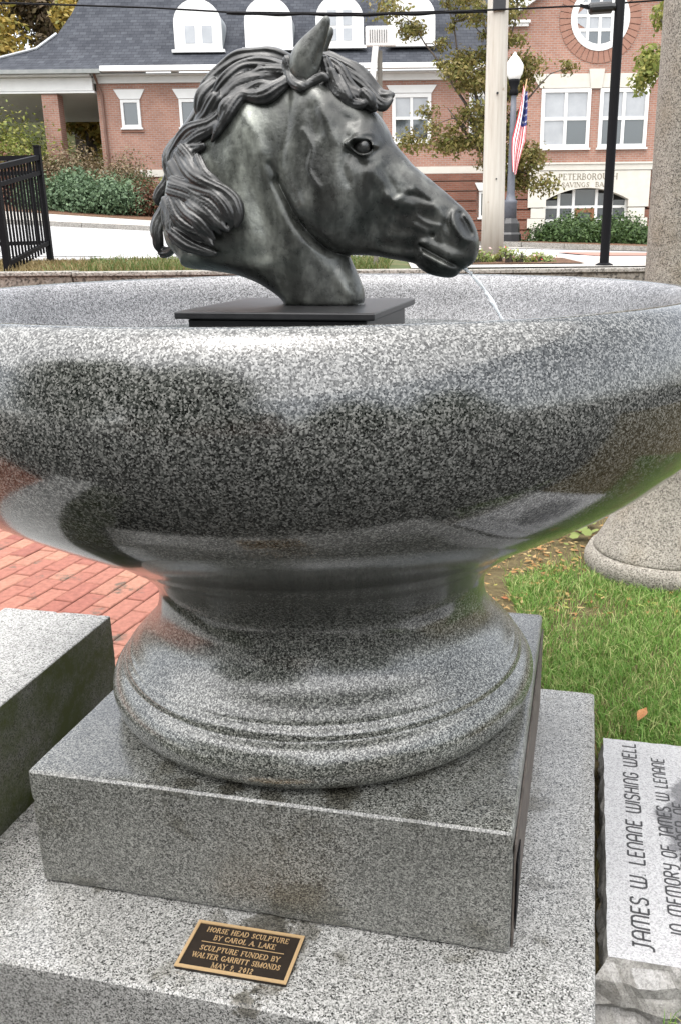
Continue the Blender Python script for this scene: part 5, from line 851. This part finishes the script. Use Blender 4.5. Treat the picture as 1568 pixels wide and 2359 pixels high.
mb = MB(); mb.box(7.17, 7.30, yg - .04, yg + .03, .92, 2.33); mb.box(7.78, 7.91, yg - .04, yg + .03, .92, 2.33); mb.box(7.30, 7.78, yg - .04, yg + .03, 2.18, 2.33); mb.box(7.30, 7.78, yg - .04, yg + .03, .92, 1.15); dr = mb.build('door', rough_mat('oak_door', (.26, .11, .05), (.36, .17, .08), 12, .5), bk)
mb = MB(); mb.box(7.30, 7.78, yg, yg + .015, 1.15, 2.18); mb.build('pane', M_GLASS, dr)
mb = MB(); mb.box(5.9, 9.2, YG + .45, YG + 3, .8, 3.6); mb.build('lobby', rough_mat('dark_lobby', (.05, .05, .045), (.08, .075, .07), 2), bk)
# porte-cochere at the left: brick piers, white soffit and frieze, gutter
for px, py in ((-11.83, 33.1), (-17.2, 33.1), (-11.83, 40.2), (-17.2, 40.2)):
    mb = MB(); mb.box(px - .29, px + .29, py - .29, py + .29, 2.0, 6.44); mb.build('brick_pier', M_BRICK, bk)
mb = MB(); mb.box(-18.4, -10.16, 32.72, 41, 6.45, 6.52); mb.build('soffit', M_WHITE, bk); mb = MB(); mb.box(-18.4, -10.21, 32.70, 32.96, 6.525, 6.95); mb.box(-18.4, -18.15, 32.965, 41, 6.525, 6.95); mb.build('canopy_frieze', M_WHITE, bk)
mb = MB(); mb.box(-18.8, -9.76, 32.22, 32.42, 7.02, 7.15); mb.build('canopy_gutter', rough_mat('weathered_gutter', (.30, .32, .31), (.42, .43, .41), 5, .5), bk); mb = MB(); mb.box(-18.4, -10.2, 32.42, 32.70, 6.96, 7.02); mb.build('eave_board', M_WHITE, bk)
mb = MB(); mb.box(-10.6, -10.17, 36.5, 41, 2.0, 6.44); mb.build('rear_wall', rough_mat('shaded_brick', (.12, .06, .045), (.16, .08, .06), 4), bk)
mb = MB(); mb.tube([(-10.06, 32.5, 7.05), (-10.06, 32.7, 6.9), (-10.02, 32.86, 6.62), (-9.95, 32.88, 6.4), (-9.93, 32.88, 2.2)], .05, 8); mb.build('downpipe', rough_mat('brown_pipe', (.22, .12, .09), (.28, .16, .12), 5, .5), bk)
# ================================================================== street furniture
M_POLEW = rough_mat('weathered_pale_wood', (.50, .46, .39), (.64, .60, .53), 3, .8, .3, .006)
def pw():
    m = M_POLEW; v = coords(m, 'Object', (14, 14, .7)); n = noise(m, v, 2.2, 7, .65); c = ramp(m, n, [(.28, (.30, .265, .21)), (.42, (.44, .41, .36)), (.7, (.52, .50, .45))])
    k = noise(m, coords(m, 'Object', (1, 1, 1)), 9, 3, .5); Lk(m, mix(m, ramp(m, k, [(.70, (0, 0, 0)), (.76, (.7, .7, .7))]), c, (.25, .19, .13)), BS(m).inputs['Base Color'])
pw()
t = empty('utility_pole', (1.275, 7.46, 0), 0, label='thick pale wooden utility pole rising from the flower bed', cat='utility pole')
mb = MB(); mb.lathe([(.118, 1.1), (.113, 1.8), (.106, 2.8), (.100, 3.6), (.086, 7.8)], 20); mb.build('pole', M_POLEW, t, smooth=True)
mb = MB(); mb.tube([(.0, -.115, 2.78), (0, -.13, 2.78)], .012, 8); mb.tube([(.01, -.107, 2.0), (.01, -.12, 2.0)], .008, 8); mb.build('bolt', M_DARK, t)
mb = MB(); mb.box(-.06, .06, -.11, -.085, 3.50, 3.60); mb.build('cable_clamp', M_DARK, t)
# overhead cable: thin on the left, wrapped and thicker from the middle on
t = empty('overhead_cable', (0, 0, 0), 0, label='black overhead cable crossing above the horse ears', cat='cable'); yc = 7.34
cp = [(-14, 4.05), (-9, 3.80), (-5.5, 3.70), (-3.68, 3.655), (-2.16, 3.60), (-1.37, 3.555), (-.6, 3.54), (0, 3.53), (.7, 3.54), (1.3, 3.55), (2.2, 3.575), (3.18, 3.625), (5, 3.75), (9, 4.05)]
cp = [(x * .935, z - .055 * 0) for x, z in cp]
mb = MB(); mb.tube([(x, yc, z - .05) for x, z in cp], .0085, 6); mb.build('wire', M_BLACK, t, smooth=True)
mb = MB(); mb.tube([(x, yc, z - .062 + .004 * math.sin(x * 9)) for x, z in [(a, float(np.interp(a, [c[0] for c in cp], [c[1] for c in cp]))) for a in np.arange(-1.3, 1.2, .06)]], [.013 + .004 * math.sin(i * .9) for i in range(len(np.arange(-1.3, 1.2, .06)))], 8); mb.build('cable_wrap', M_BLACK, t, smooth=True)
# slim black pole with a dark box on a short arm
t = empty('signal_pole', (2.165, 5.96 + .35, 0), 0, label='slim black street pole with a short arm carrying a dark cylinder', cat='pole')
mb = MB(); mb.lathe([(.044, 1.17), (.042, 1.2), (.042, 3.0), (.041, 4.4)], 16); mb.build('pole', M_BLACK, t, smooth=True)
mb = MB(); mb.lathe([(.085, 1.165), (.08, 1.20), (.05, 1.215)], 12); mb.build('base_flange', M_BLACK, t)
mb = MB(); mb.tube([(-.04, 0, 3.29), (-.07, 0, 3.29), (-.075, 0, 3.288), (-.25, -.02, 3.275), (-.262, -.02, 3.274)], [.03, .03, .047, .047, .038], 14); mb.build('arm_light', M_DARK, t, smooth=False)
mb = MB(); mb.beam((-.25, -.02, 3.275), (-.34, -.02, 3.30), .022); mb.build('arm', M_BLACK, t)
# sign seen from behind the horse: pale panel with a row of slots on a post
t = empty('street_sign', (.105, 6.4, 0), 0, label='small white sign panel with vertical slots on a leaning pale post', cat='sign')
zsl = 3.10
mb = MB(); mb.box(-.085, .175, -.012, .012, zsl - .075, zsl + .085); mb.build('sign_panel', M_WHITE, t, bevel=.012)
for i in range(8): mb = MB(); xx = -.048 + i * .020; mb.box(xx, xx + .0045, -.0165, -.0125, zsl - .045, zsl + .055); mb.build('slot', M_DARK, t)
mb = MB(); mb.beam((.0, 0, zsl - .07), (-.03, .0, zsl - .32), .052, .02); mb.beam((-.03, 0, zsl - .32), (-.035, 0, 2.3), .05, .02); mb.build('bracket', M_WHITE, t)
mb = MB(); mb.tube([(.035, .04, zsl - .10), (.03, .04, 2.4), (-.03, .04, 1.12)], .022, 8); mb.build('post', rough_mat('weathered_post', (.20, .19, .17), (.30, .27, .22), 10), t)
# lamp post with globe lantern
lz = float(zt(3.44, 21.96)); t = empty('street_lamp', (3.42, 21.96, 0), 0, label='grey cast lamp post with white acorn globe by the bank entrance', cat='street lamp')
M_LPOST = rough_mat('blue_grey_paint', (.13, .14, .17), (.18, .19, .22), 8, .5, .1, .004); M_GLOBE = mat('lamp_globe', (.82, .82, .80), .25)
zb = 1.30
mb = MB(); mb.lathe([(.30, zb - .3), (.30, zb + .15), (.26, zb + .2), (.25, zb + .42), (.20, zb + .5), (.17, zb + .55)], 8); mb.build('base', M_DARK, t)
mb = MB(); mb.lathe([(.165, zb + .55), (.16, zb + .9), (.17, zb + .92), (.17, zb + .98), (.13, zb + 1.0), (.10, zb + 1.15), (.085, zb + 2.4), (.07, zb + 3.45)], 12); mb.build('shaft', M_LPOST, t, smooth=True)
mb = MB(); mb.lathe([(.09, zb + 3.45), (.11, zb + 3.47), (.11, zb + 3.56), (.085, zb + 3.60), (.14, zb + 3.74), (.145, zb + 3.80)], 12); mb.build('lantern_cup', M_BLACK, t, smooth=True)
mb = MB(); mb.lathe([(.13, zb + 3.80), (.20, zb + 3.93), (.225, zb + 4.06), (.215, zb + 4.14), (.12, zb + 4.28), (.06, zb + 4.34), (.02, zb + 4.42)], 16); mb.build('globe', M_GLOBE, t, smooth=True)
# flag on a slanting staff fixed to the lamp
t = empty('flag', (3.55, 21.84, 0), 0, label='hanging striped red white and blue flag on a staff at the lamp post', cat='flag')
mb = MB(); mb.tube([(-.06, 0, 3.25), (.14, -.1, 5.02), (.15, -.105, 5.08)], [.018, .016, .022], 8); mb.build('staff', M_GOLD, t)
M_RED = mat('flag_red', (.55, .03, .04), .8); M_FW = mat('flag_white', (.78, .78, .78), .8); M_BLU = mat('flag_blue', (.03, .04, .16), .8)
nu, nvv = 26, 48; V = []; F = []; MI = []
for j in range(nvv + 1):
    tt = j / nvv; zz = 4.98 - 2.0 * tt
    for i in range(nu + 1):
        s = i / nu; wd = (.10 + .24 * min(1, tt * 1.6)) * (1 - .68 * max(0, tt - .62) / .38); off = .14 * (1 - tt) - .02 - .05 * tt
        V.append((off + (s - .45) * wd + .02 * math.sin(tt * 6), -.10 + .07 * math.sin(s * 13 + tt * 2.2) * min(1, tt * 4 + .2), zz - .30 * s * (1 - s) * 1.2 - .16 * s * (1 - tt)))
for j in range(nvv):
    for i in range(nu):
        F.append((j * (nu + 1) + i, j * (nu + 1) + i + 1, (j + 1) * (nu + 1) + i + 1, (j + 1) * (nu + 1) + i))
        blue = j < nvv * .40 and i > nu * .30; star = blue and (i % 3 == 1) and (j % 4 == 1); MI.append(1 if star else 2 if blue else (0 if (i // 2) % 2 == 0 else 1))
me = bpy.data.meshes.new('cloth'); me.from_pydata(V, [], F)
for m_ in (M_RED, M_FW, M_BLU): me.materials.append(m_)
me.polygons.foreach_set('material_index', MI); me.shade_smooth(); link('cloth', me, None, t)

# ================================================================== plants
def mound(name, x, y, rx, ry, h, n, size, lm, seed, label, cat='shrub', group=None, k=22, z=None, cr=(.45, .7), wob=0):
    z0 = float(zt(x, y)) + .1 if z is None else z; rg = random.Random(seed); cl = []
    for i in range(k):
        a, r = rg.uniform(0, 2 * PI), math.sqrt(rg.random()) * .82; s = rg.uniform(*cr) * h * .62; px, py = rx * r * math.cos(a), ry * r * math.sin(a); top = h * (1 - .45 * r * r) * rg.uniform(.62, 1.0); cl.append((px, py, max(s * .5, top - s), s * 1.15, s * 1.1, s))
    V_ = [(0, 0, .1, rx * .7, ry * .7, h * .55)]
    return plant(name, (x, y, z0), cl + V_, n, size, lm, seed, None, label, cat, group, .5, .45)
mound('shrub', 5.05, 22.6, 1.1, .8, 1.22, 15000, .046, L_GREEN, 21, 'clipped dark green shrub at the bank entrance, left of the black pole', group=None, z=.9)
mound('shrub', 6.2, 22.5, 1.15, .85, 1.25, 15000, .046, L_GREEN, 22, 'clipped dark green shrub in front of the bank door', z=.85)
mound('shrub', 7.25, 22.6, 1.05, .8, 1.1, 13000, .046, L_GREEN, 23, 'clipped dark green shrub right of the black pole by the bank', z=.82)
mound('shrub', 3.95, 22.4, .5, .4, .22, 700, .035, L_GREEN, 24, 'small low green plant at the foot of the lamp post', z=1.12)
mound('juniper', -10.2, 28.4, 1.5, 1.0, 1.75, 15400, .06, L_BLUE, 31, 'big blue-green shrub by the street next to the fence', z=2.15)
mound('juniper', -8.75, 28.2, 1.15, .9, 1.45, 11440, .06, L_BLUE, 32, 'blue-green shrub by the street, right of the bigger one', z=2.12)
mound('hedge', -7.15, 28.8, 1.15, .8, 1.30, 13200, .045, L_RED, 33, 'reddish brown hedge behind the horse mane', z=2.15)
mound('shrub', -6.6, 29.6, .9, .6, 1.62, 5720, .05, L_LIME, 37, 'yellow-green plant growing above the reddish hedge', z=2.15)
mound('shrub', -8.9, 30.6, 1.05, .7, 2.45, 6160, .055, L_BROWN, 34, 'brown bare-looking bush against the brick bank wall', z=2.2, cr=(.3, .45), k=40)
mound('shrub', -8.2, 29.8, .6, .5, 1.75, 3300, .05, L_DARKG, 38, 'small bright green bush at the foot of the bank wall', z=2.2)
mound('shrub', -11.1, 31.4, 1.25, .8, 3.0, 9240, .065, L_BROWN, 35, 'brown autumn bush under the white canopy', z=2.2, cr=(.3, .45))
mound('shrub', -13.6, 32.0, 1.6, 1.0, 4.7, 10120, .08, L_LIME, 36, 'yellow-green bush left of the brick pier', z=2.2)
mound('shrub', -12.6, 29.6, 1.3, .9, 2.7, 7920, .06, L_RED, 39, 'dull reddish bush behind the picket fence', z=2.1)
mound('shrub', -12.6, 45.5, 3.6, 1.2, 4.0, 11440, .11, L_AUT, 40, 'golden autumn bush seen through the open canopy', z=2.6)
mound('shrub', -6.3, 9.2, .9, .6, .55, 3960, .04, L_GREEN, 41, 'low green shrub behind the pickets at the far left edge', z=1.25)
# flower bed round the utility pole: leafy plants with blossoms, each a plant of its own
M_FL = leafmat('blossom', [(.72, .74, .70), (.62, .06, .05), (.75, .5, .5), (.80, .78, .55)], .25); L_PALE = leafmat('pale_bed_leaves', [(.22, .30, .08), (.30, .36, .12), (.38, .40, .18), (.16, .24, .06)], .35)
rg = random.Random(77)
for i in range(9):
    x, y = .98 + i * .098 + rg.uniform(-.02, .02), 6.9 + rg.uniform(-.12, .16); h = (.13, .17, .16, .15, .17, .14, .10, .09, .06)[i] + rg.uniform(-.01, .02); cl = [(rg.uniform(-.05, .05), rg.uniform(-.05, .05), h * rg.uniform(.3, .8), .06, .06, .05) for k in range(5)]
    t = plant('flower_plant', (x, y, 1.185), cl, 130, .020, L_PALE if i % 3 else L_LIME, 100 + i, None, ('first', 'second', 'third', 'fourth', 'fifth', 'sixth', 'seventh', 'eighth', 'last')[i] + ' flowering plant from the left in the bed by the utility pole', 'plant', 'flowering plants round the utility pole')
    V, F = leaves([(c[0], c[1], c[2] + .02, .06, .06, .045) for c in cl], 22, .014, 200 + i); link('blossoms', np_mesh('blossoms', V, F), M_FL, t)
terrain('flower_bed', [.75, 1.2, 1.6, 2.05], [6.6, 6.9, 7.3, 7.7], M_MULCH, .02)
# street tree in front of the bank: thin crown, leaning limbs
rb = random.Random(5); L_ = []; base = (0, 0, -.4); top = (-.10, 0, 2.6)
L_.append(([(0, 0, -.5), (-.03, .02, .8), (-.08, 0, 1.7), (-.12, 0, 2.6)], [.16, .13, .11, .09]))
br = [((-.08, 0, 1.75), (-1.15, -.2, 3.1)), ((-.10, 0, 2.2), (-2.0, .2, 5.1)), ((-.10, 0, 2.45), (-1.2, .1, 5.6)), ((-.12, 0, 2.6), (-.2, .2, 5.8)), ((-.1, 0, 2.3), (1.0, .1, 4.6)), ((-.08, 0, 1.9), (1.5, -.1, 3.9)), ((-.08, 0, 2.0), (-1.5, .5, 2.6)), ((-.1, 0, 2.5), (.6, -.2, 5.6)), ((-.06, 0, 1.5), (.75, -.3, 2.4)), ((-.06, 0, 1.4), (.9, -.2, 1.5))]
cl = []
for a, b in br:
    pts, rr = limb(a, b, .055, .012, .10, 6, rb); L_.append((pts, rr))
    for q in range(6):
        k = rb.randint(2, 6); p = Vector(pts[k]); e = p + Vector((rb.uniform(-.7, .7), rb.uniform(-.6, .6), rb.uniform(-.35, .6))); L_.append(limb(p, e, .016, .005, .05, 3, rb)); s = rb.uniform(.22, .46); cl.append((e.x, e.y, e.z, s * 1.3, s, s * .8))
        if rb.random() < .5: cl.append((p.x + rb.uniform(-.2, .2), p.y, p.z + rb.uniform(-.1, .2), s * .9, s * .8, s * .6))
branch_tree('street_tree', (3.0, 23.2, 1.5), L_, cl, 17000, .060, L_BRONZE, 51, 'slender street tree with thin olive-bronze leaves in front of the bank')
# branch tips of a tree standing just right of the frame
L_ = [([(0, 0, -.6), (0, 0, 1.6), (-.1, 0, 3.2)], [.14, .12, .08])]; cl = []
for a, b in [((-.05, 0, 1.8), (-1.25, -.1, 3.1)), ((-.05, 0, 2.2), (-1.1, -.1, 3.7)), ((-.1, 0, 2.8), (-.9, 0, 4.4)), ((0, 0, 2.0), (1.2, .3, 3.2)), ((-.1, 0, 3.2), (.3, 0, 5.0))]:
    pts, rr = limb(a, b, .045, .01, .06, 6, rb); L_.append((pts, rr))
    for q in range(5): e = Vector(pts[rb.randint(3, 6)]) + Vector((rb.uniform(-.25, .3), rb.uniform(-.3, .3), rb.uniform(-.35, .3))); s = rb.uniform(.13, .26); cl.append((e.x, e.y, e.z, s, s, s))
branch_tree('side_tree', (6.1, 15.2, 1.3), L_, cl, 3200, .055, L_LIME, 52, 'yellow-green tree whose branches reach in beside the concrete column')
# autumn woods above and left of the slate roof
for i, (x, y, r, h, zg, lm, txt) in enumerate([(-20.5, 46, 4.6, 13.5, 2.6, L_AUT, 'golden autumn tree behind the canopy roof at the left edge'), (-16.4, 50, 3.8, 15.5, 2.8, L_BROWN, 'brownish autumn tree rising beside the slate roof'), (-26, 53, 5.5, 17, 3.5, L_DARKG, 'dark green tree in the far left background'), (-19.0, 57, 5.0, 19, 4.6, L_LIME, 'tall yellow-green tree behind the golden one'), (-14.6, 46, 1.8, 10.6, 2.6, L_AUT, 'small bright orange tree close to the roof hip'), (-13.5, 62, 4.2, 21, 6.5, L_DARKG, 'dark tall tree behind the slate roof hip')]):
    cl = clumps((0, 0, h * .62), (r, r * .8, h * .40), 60, 300 + i, (.26, .42)); L_ = [([(0, 0, -1), (.1, 0, h * .3), (0, 0, h * .75)], [.35, .26, .08])] + [limb((0, 0, h * .3 + k * .5), (c[0], c[1], c[2]), .12, .03, .2, 4, rb) for k, c in enumerate(cl[:8])]
    branch_tree('autumn_tree', (x, y, zg), L_, cl, 11000, .17, lm, 310 + i, txt)
mound('shrub', -16.2, 38.5, 2.2, 1.0, 3.5, 12000, .07, L_LIME, 61, 'yellow-green bush standing behind the brick pier', z=2.4)
mound('shrub', -12.6, 37.0, 1.6, .9, 2.9, 9000, .06, L_AUT, 62, 'golden bush between the pier and the bank corner', z=2.4)
mound('shrub', -20.5, 45, 4.6, 2, 4.6, 11440, .14, L_DARKG, 60, 'dark green hedge mass under the far end of the canopy', z=2.6)

# ------------------------------------------------------------------ behind the photographer: what the polished bowl mirrors
t = empty('brick_shop', (-11, -24, 0), 0, label='plain two-storey brick shop across the square, mirrored in the bowl', cat='building')
mb = MB(); mb.box(-9, 9, -8, 0, -.5, 6.2); mb.build('wall', M_BRICK, t); mb = MB(); mb.box(-9.3, 9.3, -8.3, .3, 6.2, 6.6); mb.build('cornice', M_WHITE, t)
for i in range(5):
    for z0 in (.8, 3.7): mb = MB(); mb.box(-7.6 + i * 3.4, -6.1 + i * 3.4, -.02, .06, z0, z0 + 1.8); mb.build('window', M_GLASS, t)
for i, (x, y, r, h, lm, txt) in enumerate([(3.5, -14, 3.4, 6.0, L_DARKG, 'low dark tree behind the photographer, mirrored in the bowl front'), (9.5, -13, 3.4, 7.0, L_GREEN, 'round green tree right behind the photographer, mirrored in the bowl'), (-5.0, -9.5, 4.4, 10.5, L_DARKG, 'tall dark tree behind the photographer at left, mirrored in the bowl'), (-9.5, -7.5, 4.2, 11.5, L_GREEN, 'tallest green tree behind the photographer, far left of the square')]):
    cl = clumps((0, 0, h * .52), (r, r * .8, h * .44), 60, 400 + i, (.3, .5)); branch_tree('park_tree', (x, y, -.45), [([(0, 0, -.3), (0, 0, h * .6)], [.25, .1])], cl, 8000, .19, lm, 410 + i, txt)
